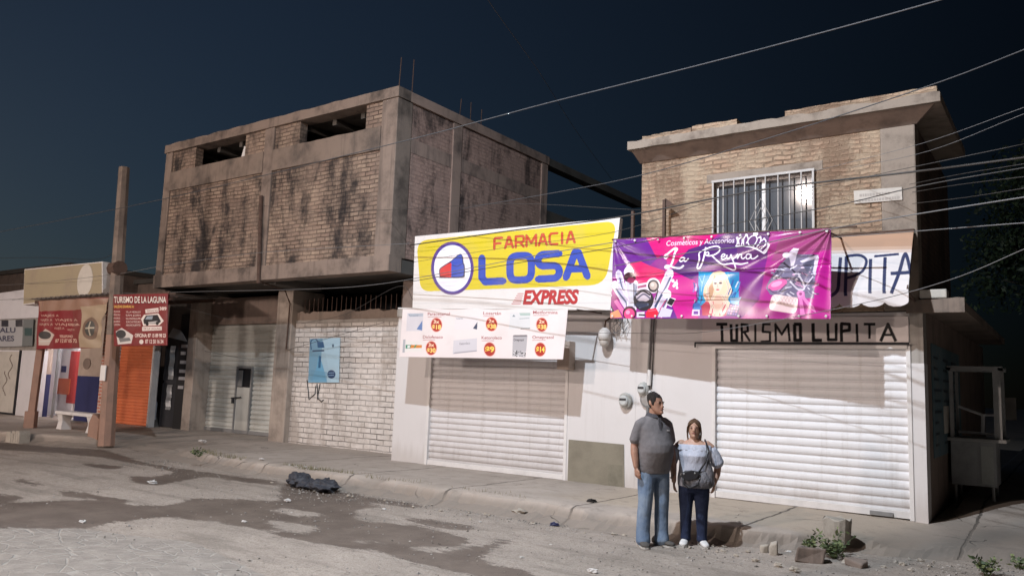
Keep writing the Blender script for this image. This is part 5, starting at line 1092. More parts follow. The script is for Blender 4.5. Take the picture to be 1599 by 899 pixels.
leaf_m = []
for i, cc in enumerate(((.020,.038,.018),(.030,.052,.022),(.014,.028,.016))):
    t = NT('leaf_'+['mid','light','dark'][i]); n1 = t.noise(1.3, 3, .6); leaf_m.append(t.out(t.mix(n1, cc, tuple(v*.5 for v in cc)), .6, None, 0, .3))
bark = paint('bark', (.07,.055,.045), .4, 6, .9, .6)
def tree(base, h, cr, label, seed, nleaf=8200):
    rs = np.random.RandomState(seed); r_ = empty('tree', base, label, 'tree', 'trees beyond the alley'); b = Vector(base)
    c = MB(); tip = b+Vector((rs.uniform(-.4,.4), rs.uniform(-.4,.4), h*.62)); c.tube([b, b.lerp(tip,.5)+Vector((.1,0,0)), tip], [.2,.14,.07], 8)
    cl = []
    for i in range(9):
        a = rs.uniform(0, 6.28); rr = cr*rs.uniform(.25,.95); z = h*rs.uniform(.42,.95); p = b+Vector((rr*math.cos(a), rr*math.sin(a), z)); cl.append((p, cr*rs.uniform(.32,.55)))
        s_ = b.lerp(tip, rs.uniform(.5,1)); c.tube([s_, s_.lerp(p,.5)+Vector((0,0,.2)), p], [.06,.04,.015], 6)
    c.build('trunk', bark, r_)
    m = MB()
    for i in range(nleaf):
        p, rr = cl[rs.randint(len(cl))]; v = rs.normal(size=3); v /= np.linalg.norm(v); d = rr*(rs.uniform(.35,1.12))
        q_ = Vector((p.x+v[0]*d, p.y+v[1]*d, p.z+v[2]*d*.8)); u = Vector(rs.normal(size=3)).normalized(); w_ = u.cross(Vector(rs.normal(size=3))).normalized(); s_ = rs.uniform(.045,.11)
        m.mi = int(rs.randint(3)); m.add([q_-u*s_, q_+w_*s_*.5, q_+u*s_, q_-w_*s_*.5], [(0,1,2,3)])
    m.build('crown', leaf_m, r_)
tree((1.6,21,.1), 8.5, 2.6, 'dark leafy tree nearest to the alley canopy', 1); tree((4.6,24,.1), 10.5, 3.2, 'tall dark tree at the right edge beyond the alley', 2, 11000); tree((-.2,27,.1), 9.5, 2.8, 'dark tree furthest back behind the corner building', 3)
tree((3.3,17.5,.1), 5.2, 1.8, 'low dark bushy tree at the right edge behind the food cart', 5, 7000)
fw_ = MB(); fw_.box(-.2, 9, 26.5, 26.7, 0, 2.6); tag(fw_.build('alley_wall', M['concrete_dark_shaded'], base=(4,26.6,0)), 'dim plain wall closing the alley under the trees', 'wall')
c = MB(); p = at(1576,640,19); c.box(p.x-.12, p.x+.12, 19, 19.05, p.z-.2, p.z+.25); tag(c.build('pale_panel', M['cream'], base=p), 'small pale panel showing between dark leaves behind the food cart', 'panel')

# ================================================================== OVERHEAD CABLES
def cable(name, pts, label, r=.012, mat='black_cable', cat='cable', group=None):
    P = [at(x, y, Y) for x, y, Y in pts]
    P = [Vector(p) for p in spline([tuple(p) for p in P], 6)] if len(P) > 2 else P
    if len(P) == 2: P = [P[0].lerp(P[1], i/10)+Vector((0,0,-.12*4*(i/10)*(1-i/10))) for i in range(11)]
    m = MB(); m.tube(P, r*(.5 if mat == 'pale_cable' else .62), 5); o = m.build(name, M[mat], base=P[0], smooth=True); return tag(o, label, cat, group)
cable('overhead_cable', [(-60,372,9.2),(0,362,9.2),(250,312,9.0),(600,228,8.6),(740,192,8.4),(860,160,8.2),(1100,100,7.8),(1300,47,7.4),(1470,0,7.0),(1600,-40,6.8)], 'long twisted cable crossing the whole sky from the low left to the top right', .012, 'dim_cable')
cable('overhead_cable', [(700,-110,7),(762,0,8.5),(840,110,10.5),(900,205,13),(955,280,16)], 'thin cable running back into the dark sky above the pharmacy', .007)
cable('overhead_cable', [(720,326,10.6),(860,302,10.2),(1000,274,9.8),(1200,216,9.0),(1440,138,8.2),(1599,78,7.8),(1700,36,7.6)], 'cable rising from the stained side wall past the parapet of the tan brick storey', .010, 'dim_cable')
cable('overhead_cable', [(-40,470,9.6),(250,457,10.4),(460,452,10.6),(580,445,10.4),(700,425,10.0),(830,400,9.6),(960,378,9.3)], 'pale cable passing under the overhang and across the yellow sign', .012, 'pale_cable')
cable('overhead_cable', [(960,415,10.2),(1080,394,10.0),(1180,382,9.8),(1300,357,9.4),(1440,333,8.8),(1599,308,8.2),(1700,292,8)], 'bright pale cable crossing the purple banner towards the right', .014, 'pale_cable')
cable('overhead_cable', [(640,383,10.9),(800,360,10.6),(960,340,10.2),(1180,298,9.4),(1430,268,8.6),(1599,246,8.2),(1700,232,8)], 'thick dark cable running along the top of the yellow sign and over the barred window', .018)
cable('overhead_cable', [(640,440,10.9),(800,412,10.5),(960,386,10.1),(1140,350,9.6),(1300,322,9.2),(1440,290,8.8),(1599,262,8.4),(1700,244,8.2)], 'dark cable dipping across the barred window below the thick one', .010)
cable('overhead_cable', [(640,410,10.9),(800,385,10.5),(960,362,10.1),(1120,312,9.7),(1270,292,9.3),(1420,262,8.9),(1599,225,8.5)], 'thin dark cable slanting over the letters of FARMACIA', .006)
cable('overhead_cable', [(1280,372,10.8),(1430,361,9.6),(1599,348,8.6),(1700,342,8.2)], 'pale cable leaving the right end of the purple banner', .011, 'pale_cable')
cable('overhead_cable', [(860,519,11.2),(1000,520,11.0),(1110,517,10.8),(1330,477,9.9),(1480,438,9.2),(1599,389,8.6),(1700,346,8.2)], 'pale cable drooping below the purple banner and rising at the right', .009, 'pale_cable')
for i, (a, b, c2) in enumerate((((1270,268,11.2),(1440,224,10),(1599,168,8.8)),((1330,262,11.2),(1450,236,10),(1599,178,8.8)),((1420,288,11.2),(1500,272,10.2),(1599,256,9)),((1425,300,11.2),(1500,288,10.2),(1599,276,9)),((1425,318,11.2),(1510,308,10.2),(1599,294,9)))):
    cable('service_wire', [a, b, c2], 'thin service wire fanning out to the right from the corner of the tan brick storey', .006, 'black_cable' if i > 1 else 'pale_cable', 'wire', 'service wires at the brick corner')
cable('service_wire', [(410,321,11.2),(500,331,11.0),(640,326,11.0),(800,318,11.0),(1000,328,11.2)], 'thin dark wire strung from the drain pipe across the stained brick upper floor', .007, cat='wire')
cable('service_wire', [(470,505,12.5),(540,490,12.0),(622,447,11.2),(646,470,11.25)], 'dark wire looping from the whitewashed wall up to the corner of the overhang', .008, cat='wire')
cable('service_wire', [(320,548,13.2),(400,560,12.9),(470,540,12.4),(600,503,12.3)], 'slack wire drooping in front of the garage shutter', .008, cat='wire')
cable('overhead_cable', [(-40,404,12.5),(60,402,12.5),(150,405,12.3),(182,392,11.5)], 'dim cable above the box sign on the left', .01)
cable('overhead_cable', [(-40,446,11.0),(40,443,10.0),(180,428,9.6),(250,416,9.6),(400,395,10),(640,380,10.6)], 'pale cable passing in front of the box sign and the orange pole', .010, 'pale_cable')
cable('overhead_cable', [(-40,478,13),(20,468,12),(60,460,11)], 'short dim cable low at the left edge above the white shop', .010, 'pale_cable')
cable('service_wire', [(255,460,11.3),(290,480,12.0),(380,502,12.8),(445,498,12.6)], 'thin wire sloping from the red travel sign down to the garage pillar', .008, 'pale_cable', 'wire')

# ================================================================== PEOPLE
def evalmesh(o):
    dg = bpy.context.evaluated_depsgraph_get(); me = bpy.data.meshes.new_from_object(o.evaluated_get(dg)); old = o.data
    o.modifiers.clear(); o.data = me; me.name = old.name; bpy.data.meshes.remove(old)
def fuse(o, vox=.01, it=4, fac=.5):
    m = o.modifiers.new('r', 'REMESH'); m.mode = 'VOXEL'; m.voxel_size = vox; m.use_smooth_shade = True
    s_ = o.modifiers.new('s', 'SMOOTH'); s_.iterations = it; s_.factor = fac
    evalmesh(o); o.data.polygons.foreach_set('use_smooth', [True]*len(o.data.polygons)); return o
def limb(mb, pts, rad, seg=14, hint=(1,0,0)):
    pts = [Vector(p) for p in pts]; n = len(pts); rings = []; hint = Vector(hint)
    for i, p in enumerate(pts):
        t = (pts[min(i+1,n-1)]-pts[max(i-1,0)]).normalized(); s_ = (hint-hint.dot(t)*t)
        if s_.length < .1: s_ = Vector((0,1,0))-t*t.y
        s_.normalize(); o_ = t.cross(s_); a, b = rad[i] if isinstance(rad[i], (tuple, list)) else (rad[i], rad[i])
        rings.append([p+s_*(a*math.cos(2*math.pi*k/seg))+o_*(b*math.sin(2*math.pi*k/seg)) for k in range(seg)])
    t0 = (pts[0]-pts[1]).normalized(); t1_ = (pts[-1]-pts[-2]).normalized()
    def cap(r_, c0, d, amt): return [c0+(p-c0)*.6+d*amt for p in r_]
    a0 = rad[0] if not isinstance(rad[0], (tuple, list)) else min(rad[0]); a1 = rad[-1] if not isinstance(rad[-1], (tuple, list)) else min(rad[-1])
    rings = [cap(rings[0], pts[0], t0, a0*.55)]+rings+[cap(rings[-1], pts[-1], t1_, a1*.55)]
    mb.loft(rings)
def rings_z(mb, L, seg=24):
    """horizontal ring loft: (z, cx, cy, a, b)"""
    mb.loft([[(cx+a*math.cos(2*math.pi*k/seg), cy+b*math.sin(2*math.pi*k/seg), z) for k in range(seg)] for z, cx, cy, a, b in L])
def head(mb, c, A, B, H, tilt=0.0):
    L = [(-1,.28,.3,-.42),(-.88,.5,.52,-.3),(-.65,.74,.76,-.14),(-.35,.9,.9,-.04),(0,.99,.97,0),(.3,1,1,.02),(.58,.92,.94,.03),(.82,.68,.7,.04),(.97,.28,.3,.04)]
    mb.loft([[(c[0]+A*a*math.cos(2*math.pi*k/20), c[1]+B*cy+B*b*math.sin(2*math.pi*k/20), c[2]+H*z) for k in range(20)] for z, a, b, cy in L])
    limb(mb, [(c[0],c[1]-B*.93,c[2]+H*.12),(c[0],c[1]-B*1.10,c[2]-H*.10),(c[0],c[1]-B*1.08,c[2]-H*.22)], [(.010,.012),(.014,.014),(.019,.012)], 8)
    for s_ in (-1, 1): mb.ell((c[0]+s_*A*1.0, c[1]+B*.12, c[2]-H*.02), .010, .019, .030, 8, 6)
    mb.ell((c[0],c[1]-B*.9,c[2]-H*.42), .026, .016, .012, 10, 6); mb.ell((c[0],c[1]-B*.86,c[2]-H*.72), .024, .02, .02, 8, 6)
    mb.ell((c[0],c[1]-B*.85,c[2]+H*.16), .05, .02, .012, 10, 6)
def hand(mb, w, s_, k=1.0, curl=.5, fwd=0.0):
    """hanging hand: wrist w, side s_ (+1 left), fingers pointing down and curling inward"""
    w = Vector(w); dn = Vector((0, fwd, -1)).normalized(); inn = Vector((-s_, 0, 0))
    limb(mb, [w, w+dn*.04*k, w+dn*.085*k+inn*.004], [(.016*k,.026*k),(.016*k,.038*k),(.014*k,.039*k)], 10, (1,0,0))
    for i, L in enumerate((.068,.076,.071,.056)):
        y = (-.029+.0195*i)*k; p = w+dn*.08*k+Vector((0,y,0)); P = [p]; a = .15
        for j in range(3):
            a += curl*(.6+.25*j); P.append(P[-1]+(dn*math.cos(a)+inn*math.sin(a))*(L*k*(.42,.32,.26)[j]))
        limb(mb, P, [.0098*k,.0092*k,.0085*k,.0072*k], 8)
    b = w+dn*.025*k+Vector((0,-.026*k,0)); P = [b, b+Vector((0,-.024,-.022))*k+inn*.008, b+Vector((0,-.030,-.052))*k+inn*.02, b+Vector((0,-.022,-.074))*k+inn*.028]
    limb(mb, P, [.014*k,.012*k,.0105*k,.0085*k], 8)
def cloth(name, c1, c2, sc, rough=.85, wr=.5, wsc=(9,9,5)):
    t = NT(name); oc = t.n('ShaderNodeTexCoord').outputs['Object']; n1 = t.noise(sc, 5, .65, vec=oc); w_ = t.noise(1, 4, .6, vec=oc, sc=wsc); f = t.noise(220, 2, .5, vec=oc)
    return t.out(t.mix(t.ramp(n1, .35, .68), c1, c2), rough, t.bump(t.math('ADD', w_, t.math('MULTIPLY', f, .06)), wr, .05), 0, .2)
def skin(name, c, c2):
    t = NT(name); oc = t.n('ShaderNodeTexCoord').outputs['Object']; n1 = t.noise(14, 4, .6, vec=oc); m = t.out(t.mix(t.ramp(n1, .35, .7), c, c2), .5, t.bump(t.noise(90, 3, .6, vec=oc), .12, .004), 0, .35)
    t.p.inputs['Subsurface Weight'].default_value = .08; t.p.inputs['Subsurface Scale'].default_value = .01; return m
M['skin_man'] = skin('tanned_skin', (.36,.20,.14), (.29,.155,.108)); M['skin_woman'] = skin('warm_skin', (.52,.32,.235), (.44,.255,.185))
M['polo'] = cloth('grey_polo', (.175,.162,.168), (.135,.126,.131), 5, .85, .35, (7,7,9)); M['polo_dark'] = cloth('polo_trim', (.07,.067,.075), (.055,.053,.06), 6)
M['jeans_light'] = cloth('faded_jeans', (.12,.175,.27), (.22,.28,.365), 4, .9, .4, (12,12,7)); M['jeans_dark'] = cloth('indigo_jeans', (.018,.024,.055), (.03,.042,.085), 5, .9, .4, (12,12,8))
M['blouse'] = cloth('pale_blue_blouse', (.50,.515,.59), (.42,.44,.52), 7, .85, .45, (16,16,5)); M['hair_black'] = cloth('black_hair', (.018,.015,.014), (.03,.025,.022), 30, .55, .7, (60,60,14)); M['hair_brown'] = cloth('brown_hair', (.085,.046,.027), (.16,.095,.055), 20, .5, .8, (60,60,10))
M['shoe_grey'] = cloth('grey_shoe', (.085,.08,.075), (.12,.11,.10), 14); M['shoe_white'] = cloth('white_shoe', (.70,.69,.68), (.60,.58,.57), 14, .6, .3); M['sole'] = plain('shoe_sole', (.42,.40,.37), .7); M['eye'] = plain('dark_eye', (.015,.01,.01), .3); M['lip'] = plain('lips', (.26,.09,.08), .5); M['leather'] = plain('black_leather', (.016,.016,.02), .32, 0, .6); M['bag_grey'] = cloth('grey_bag_cloth', (.17,.165,.18), (.10,.10,.115), 9, .38, .9, (14,14,9))

def place(o, loc, rz, k=1.0): o.location = loc; o.rotation_euler = (0,0,rz); o.scale = (k,k,k)
def shoe(name, x, y, rz, mat, par, L=.27, W=.05, H=.085):
    m = MB(); cs, sn = math.cos(rz), math.sin(rz)
    def tr(p): return (x+p[0]*cs-p[1]*sn, y+p[0]*sn+p[1]*cs, p[2])
    R_ = [(.105,.03,H*.8),(.08,.042,H*1.05),(.03,.042,H*1.15),(-.04,.045,H*.95),(-.11,.050,H*.68),(-.16,.046,H*.55),(-.188,.028,H*.4)]; rings = []
    for yy, w_, h_ in R_: rings.append([tr((w_*W/.05*math.cos(t), yy*L/.27, max(.012, .012+h_*.5+h_*.5*math.sin(t)))) for t in np.linspace(0, 6.283, 15)[:-1]])
    m.loft(rings); o = m.build(name, mat, par, smooth=True)
    m = MB(); rings = []
    for z in (0, .018): rings.append([tr((p[0]*W/.05, p[1]*L/.27, z)) for p in ((.036,.085),(.042,.03),(.047,-.04),(.053,-.11),(.048,-.165),(.02,-.197),(-.02,-.197),(-.048,-.165),(-.053,-.11),(-.047,-.04),(-.042,.03),(-.036,.085))])
    m.loft(rings); m.build('sole', M['sole'], o); return o

def hair_shell(A, B, H, line, k, seed):
    """hair as a shell over the skull from a hairline (height by direction, 0 = face) up to the crown"""
    zz = [-1,-.88,-.65,-.35,0,.3,.58,.82,.97,1.05]; aa = [.28,.5,.74,.9,.99,1,.92,.68,.30,.02]; bb = [.3,.52,.76,.9,.97,1,.94,.7,.32,.02]; cc = [-.42,-.3,-.14,-.04,0,.02,.03,.04,.04,.04]
    m = MB(); n = 36; rings = []
    def P(az, z, f):
        a, b_, c_ = np.interp(z, zz, aa), np.interp(z, zz, bb), np.interp(z, zz, cc); nz = 1+.03*mnoise.noise(Vector((math.sin(az)*4, math.cos(az)*4+seed, z*5)))
        return (A*a*f*nz*math.sin(az), B*c_-B*b_*f*nz*math.cos(az), H*z*(1+(f-1)*.9))
    for i in range(-2, 11):
        ring = []
        for j in range(n):
            az = -math.pi+2*math.pi*j/n; zl = line(az)+.05*mnoise.noise(Vector((az*3, seed, 1)))
            if i < 0: ring.append(P(az, zl, .97 if i == -2 else 1.0))
            else: t_ = i/10; f = 1+(k-1)*min(1, .45+t_*3); ring.append(P(az, zl+(1.045-zl)*t_, f))
        rings.append(ring)
    m.loft(rings); return m
def man():
    m = MB(); th = .30                       # head turned to his left
    rings_z(m, [(.78,0,0,.15,.10),(.90,0,0,.17,.12),(1.0,0,-.03,.175,.15),(1.1,0,-.04,.18,.155),(1.2,0,-.025,.175,.135),(1.3,0,-.005,.185,.115),(1.37,0,.005,.17,.095),(1.42,0,.01,.11,.075),(1.45,0,.01,.06,.06)])
    limb(m, [(0,.012,1.40),(0,.0,1.47),(0,-.012,1.54)], [.064,.060,.058])
    hb = MB(); head(hb, (0,0,0), .078, .098, .122)
    ca, sa = math.cos(th), math.sin(th); ct, st_ = math.cos(.16), math.sin(.16)
    def hx(p):                               # nod slightly, then turn
        x, y, z = p; y, z = y*ct-z*st_*-1, z*ct+y*st_; return (x*ca-y*sa, x*sa+y*ca-.02, z+1.583)
    hb.v = [hx(p) for p in hb.v]; m.add(hb.v, hb.f)
    for s_ in (-1, 1):
        e_ = (s_*.232, .035, 1.10); w_ = (s_*.242, -.03, .865)
        limb(m, [(s_*.14,.005,1.37),(s_*.178,.01,1.33),(s_*.212,.02,1.21),e_,(s_*.243,.01,1.02),(s_*.243,-.015,.93),w_], [.052,.054,.050,.043,.045,.037,.029])
        hand(m, w_, s_, 1.0, .55, -.15)
        limb(m, [(s_*.095,0,.84),(s_*.10,-.005,.66),(s_*.105,-.01,.48),(s_*.11,.01,.34),(s_*.115,.02,.10)], [.088,.078,.058,.056,.042])
        limb(m, [(s_*.115,.03,.06),(s_*.12,-.03,.05)], [.032,.03], 10)
    b = fuse(m.build('person', M['skin_man'], base=(0,0,0)), .0075, 3)
    tag(b, 'standing man in a dark grey polo shirt and faded jeans looking towards the woman', 'person')
    c = MB(); rings_z(c, [(.80,0,-.005,.188,.135),(.86,0,-.01,.196,.148),(.95,0,-.03,.200,.170),(1.04,0,-.048,.204,.186),(1.12,0,-.045,.203,.180),(1.2,0,-.028,.196,.155),(1.3,0,-.006,.204,.130),(1.37,0,.006,.186,.106),(1.42,0,.012,.125,.086),(1.445,0,.012,.085,.074)])
    for s_ in (-1, 1): limb(c, [(s_*.12,.005,1.375),(s_*.178,.01,1.335),(s_*.212,.02,1.24),(s_*.232,.03,1.15)], [.058,.066,.062,.064])
    shirt = fuse(c.build('polo_shirt', M['polo'], b), .011, 5)
    c = MB(); n = 20
    for i in range(n):
        t0, t1_ = 2*math.pi*i/n, 2*math.pi*(i+1)/n
        if 4.4 < t0 < 4.9: continue
        P = lambda t, r_, z: (r_*1.02*math.cos(t), .008+r_*.98*math.sin(t), z-.018*max(0,-math.sin(t)))
        c.add([P(t0,.070,1.475),P(t1_,.070,1.475),P(t1_,.092,1.432),P(t0,.092,1.432),P(t0,.078,1.47),P(t1_,.078,1.47),P(t1_,.099,1.436),P(t0,.099,1.436)], [(0,1,2,3),(7,6,5,4),(0,4,5,1),(3,2,6,7)])
    c.build('collar', M['polo_dark'], shirt)
    c = MB(); c.slab4([(-.014,-.118,1.42),(.014,-.118,1.42),(.014,-.145,1.28),(-.014,-.145,1.28)], .02); c.build('placket', M['polo_dark'], shirt)
    c = MB(); c.slab4([(.085,-.138,1.29),(.12,-.13,1.29),(.12,-.132,1.275),(.085,-.14,1.275)], .004); c.build('chest_emblem', M['white_metal'], shirt)
    c = MB(); rings_z(c, [(.76,0,0,.172,.118),(.84,0,0,.182,.130),(.93,0,-.01,.182,.135)])
    for s_ in (-1, 1): limb(c, [(s_*.092,0,.84),(s_*.10,-.005,.66),(s_*.106,-.01,.48),(s_*.112,.008,.33),(s_*.118,.012,.16),(s_*.12,.0,.05)], [(.098,.112),(.092,.102),(.080,.086),(.078,.082),(.076,.082),(.080,.092)])
    fuse(c.build('jeans', M['jeans_light'], b), .011, 4)
    c = MB(); rings_z(c, [(.80,0,0,.186,.134),(.825,0,0,.187,.135)]); c.build('belt', M['leather'], b)
    hc = hair_shell(.078, .098, .122, lambda az: .60-.38*min(1, max(0, (abs(az)-.70)/.2))-.40*min(1, max(0, (abs(az)-1.0)/.2))-(.36*min(1, max(0, (abs(az)-1.6)/.3))), 1.035, 1)
    hc.v = [hx(p) for p in hc.v]; hc.build('hair', M['hair_black'], b, smooth=True)
    for nm, P, r_, mat in (('eye',(.030,-.093,.012),(.013,.006,.006),'eye'),('eye',(-.030,-.093,.012),(.013,.006,.006),'eye'),('eyebrow',(.031,-.098,.032),(.021,.005,.005),'hair_black'),('eyebrow',(-.031,-.098,.032),(.021,.005,.005),'hair_black'),('mouth',(0,-.100,-.052),(.024,.006,.005),'lip')):
        c = MB(); c.ell(P, *r_, 10, 6); c.v = [hx(p) for p in c.v]; c.build(nm, M[mat], b, smooth=True)
    shoe('shoe', -.12, .03, -.25, M['shoe_grey'], b); shoe('shoe', .12, .03, .35, M['shoe_grey'], b)
    return b
def woman():
    m = MB(); th = -.02
    rings_z(m, [(.64,0,0,.14,.10),(.74,0,.005,.170,.125),(.84,0,-.015,.155,.125),(.93,0,-.02,.15,.125),(1.02,0,-.03,.155,.13),(1.09,0,-.015,.155,.105),(1.14,0,.0,.14,.08),(1.175,0,.005,.085,.06),(1.20,0,.005,.05,.05)])
    limb(m, [(0,.01,1.14),(0,.0,1.20),(0,-.008,1.26)], [.054,.050,.050])
    hb = MB(); head(hb, (0,0,0), .073, .088, .108)
    ca, sa = math.cos(th), math.sin(th)
    def hx(p): x, y, z = p; return (x*ca-y*sa, x*sa+y*ca-.012, z+1.305)
    hb.v = [hx(p) for p in hb.v]; m.add(hb.v, hb.f)
    limb(m, [(-.13,.0,1.135),(-.175,.005,1.10),(-.215,.01,1.0),(-.235,.015,.90),(-.232,.0,.82),(-.222,-.03,.70)], [.05,.052,.048,.041,.038,.026]); hand(m, (-.222,-.03,.70), -1, .88, .5, -.2)
    limb(m, [(.13,.0,1.135),(.175,.01,1.10),(.225,.035,1.0),(.262,.07,.90),(.25,.05,.80),(.222,.0,.705)], [.05,.053,.049,.043,.040,.026]); hand(m, (.222,.0,.705), 1, .88, .6, -.2)
    for s_ in (-1, 1):
        limb(m, [(s_*.085,0,.70),(s_*.085,-.005,.54),(s_*.085,-.01,.38),(s_*.087,.01,.26),(s_*.088,.015,.09)], [.092,.080,.057,.054,.038]); limb(m, [(s_*.088,.02,.055),(s_*.09,-.02,.045)], [.03,.028], 10)
    b = fuse(m.build('person', M['skin_woman'], base=(0,0,0)), .0072, 3)
    tag(b, 'standing woman in a pale blue off-shoulder blouse, dark jeans and white sneakers', 'person')
    c = MB(); rings_z(c, [(.66,0,0,.182,.138),(.74,0,.0,.188,.148),(.84,0,-.018,.172,.148),(.93,0,-.025,.166,.147),(1.01,0,-.035,.172,.152),(1.07,0,-.02,.178,.13),(1.105,0,-.008,.180,.108),(1.125,0,-.005,.172,.098)])
    for s_ in (-1, 1): limb(c, [(s_*.15,.0,1.085),(s_*.195,.008,1.07),(s_*.228,.02,1.01),(s_*.25,.03,.95),(s_*.262,.035,.925)], [(.045,.05),(.058,.066),(.066,.074),(.072,.082),(.075,.088)])
    bl = fuse(c.build('blouse', M['blouse'], b), .010, 3)
    c = MB(); n = 44; rr = lambda t, k_: 1+.035*math.sin(t*k_); rg = []
    for z, a, bb in ((1.128,.176,.100),(1.115,.192,.112),(1.075,.200,.137),(1.062,.202,.140)): rg.append([(a*rr(2*math.pi*i/n, 15)*math.cos(2*math.pi*i/n), -.008+bb*rr(2*math.pi*i/n, 15)*math.sin(2*math.pi*i/n), z+.004*math.sin(i*2.1)) for i in range(n)])
    c.loft(rg); c.build('ruffle', M['blouse'], bl, smooth=True)
    c = MB(); rings_z(c, [(.60,0,.005,.150,.12),(.68,0,.005,.178,.135),(.76,0,.0,.172,.13)])
    for s_ in (-1, 1): limb(c, [(s_*.086,0,.70),(s_*.087,-.005,.54),(s_*.087,-.01,.38),(s_*.089,.008,.25),(s_*.09,.012,.12),(s_*.09,.008,.07)], [(.093,.108),(.085,.092),(.070,.074),(.064,.068),(.057,.062),(.060,.066)])
    fuse(c.build('jeans', M['jeans_dark'], b), .010, 4)
    hc = hair_shell(.073, .088, .108, lambda az: .68-.26*min(1, abs(az)/.55)-.55*min(1, max(0, (abs(az)-.62)/.25))-(.50*min(1, max(0, (abs(az)-.95)/.3))), 1.055, 2)
    for s_ in (-1, 1): limb(hc, [(s_*.020,-.080,.068),(s_*.050,-.076,.052),(s_*.072,-.050,.02),(s_*.078,-.025,-.03),(s_*.074,-.005,-.09),(s_*.066,-.012,-.14),(s_*.058,-.03,-.175)], [.004,.006,.009,.009,.009,.009,.004], 8)
    limb(hc, [(0,.085,.0),(.02,.095,-.08),(.045,.07,-.15),(.05,.06,-.19)], [.04,.04,.03,.012], 8)
    hc.v = [hx(p) for p in hc.v]; hc.build('hair', M['hair_brown'], b, smooth=True)
    for nm, P, r_, mat in (('eye',(.027,-.082,.010),(.011,.006,.005),'eye'),('eye',(-.027,-.082,.010),(.011,.006,.005),'eye'),('eyebrow',(.028,-.087,.027),(.017,.005,.004),'hair_brown'),('eyebrow',(-.028,-.087,.027),(.017,.005,.004),'hair_brown'),('mouth',(0,-.091,-.046),(.021,.006,.006),'lip')):
        c = MB(); c.ell(P, *r_, 10, 6); c.v = [hx(p) for p in c.v]; c.build(nm, M[mat], b, smooth=True)
    shoe('shoe', -.095, .02, -.12, M['shoe_white'], b, .235, .046, .085); shoe('shoe', .095, .02, .30, M['shoe_white'], b, .235, .046, .085)
    return b
pm = man(); gm = gnd(1019,852,0); place(pm, (gm.x, gm.y, 0), R(56))
pw = woman(); gw = gnd(1083,852,0); place(pw, (gw.x, gw.y, 0), R(20))
def handbag():
    off = Vector((0,-.17,.66)); r_ = bpy.data.objects.new('handbag', None); COL.objects.link(r_); r_.empty_display_size = .1; r_['_b'] = tuple(off)
    tag(r_, 'black and grey shoulder bag carried across the front of the woman', 'bag')
    r_.matrix_world = Matrix.Translation(pw.location) @ Matrix.Rotation(pw.rotation_euler.z, 4, 'Z') @ Matrix.Translation(off)
    c = MB(); rings_z(c, [(.655,.03,-.175,.10,.03),(.67,.03,-.18,.155,.05),(.74,.03,-.185,.165,.06),(.81,.02,-.18,.145,.045),(.85,.02,-.175,.12,.025)], 20); fuse(c.build('body', M['bag_grey'], r_), .012, 3)
    c = MB(); c.loft([[(x,y,z) for x, z in ((-.145,.79),(-.06,.735),(.04,.77),(.07,.845),(-.02,.86),(-.13,.83))] for y in (-.255,-.225)]); fl = c.build('flap', M['leather'], r_, bev=.008)
    for x, z in ((-.10,.815),(.02,.83)): c = MB(); c.ell((x,-.258,z), .011, .006, .011, 8, 6); c.build('rivet', M['grey_metal'], fl)
    c = MB(); c.tube([(-.12,-.235,.80),(-.10,-.25,.70),(-.03,-.258,.665),(.05,-.25,.70),(.07,-.235,.78)], .009, 6); c.build('handle', M['leather'], r_, smooth=True)
    c = MB(); c.tube([(.06,-.215,.84),(.13,-.19,.95),(.155,-.165,1.06),(.135,-.085,1.155),(.12,-.01,1.185),(.12,.07,1.14),(.10,.15,1.0)], .010, 6); c.build('strap', M['leather'], r_, smooth=True)
    c = MB(); rings_z(c, [(.66,.165,-.10,.03,.05),(.70,.17,-.11,.06,.08),(.82,.165,-.12,.06,.075),(.92,.16,-.12,.035,.05),(.99,.15,-.135,.015,.02)], 14); fuse(c.build('shawl', M['bag_grey'], r_), .012, 3)
handbag()

# ================================================================== RUBBISH, STONES, WEEDS
def lump(c0, rx, ry, rz, seed, rough_=.35, seg=14, rg=9, fr=2.2):
    m = MB(); m.ell((0,0,0), 1, 1, 1, seg, rg); out = []
    for p in m.v:
        v = Vector(p); f = 1+rough_*mnoise.noise(v*fr+Vector((seed*3.1,seed,0)))+rough_*.5*mnoise.noise(v*fr*2.6+Vector((seed,7,0)))
        out.append((c0[0]+v.x*f*rx, c0[1]+v.y*f*ry, c0[2]+max(-.98, v.z*f)*rz))
    m.v = out; return m
M['bin_bag'] = plain('black_bin_bag', (.04,.042,.052), .6, 0, .3)
mb = MB()
for i, (dx, rx, ry, rz) in enumerate(((-.33,.24,.17,.11),(-.03,.28,.18,.07),(.28,.26,.19,.095))):
    q = lump((-9.86+dx, 8.66+dx*-.06, rz*.85), rx, ry, rz, i+1, .55, 26, 14, 3.0); mb.add(q.v, q.f)
bg_ = mb.build('bin_bag', M['bin_bag'], base=(-9.8,8.7,0)); fuse(bg_, .016, 3, .4); tag(bg_, 'crumpled black plastic bin bag lying in the gutter', 'bag')
dm = bg_.modifiers.new('crease', 'DISPLACE'); tx_ = bpy.data.textures.new('crease', 'CLOUDS'); tx_.noise_scale = .07; dm.texture = tx_; dm.strength = .05; dm.mid_level = .5
def scrap(px, py, z, size, name, mat, label, cat, group, seed, flat=.35):
    p = gnd(px, py, z); size *= .72; h = size*flat; q = lump((p.x, p.y, z+h*.75), size, size*rnd.uniform(.4,.9), h, seed, .9, 12, 8, 2.3)
    return tag(q.build(name, mat, base=(p.x,p.y,z)), label, cat, group)
paperm = plain('dirty_paper', (.52,.50,.48), .8); i = 0
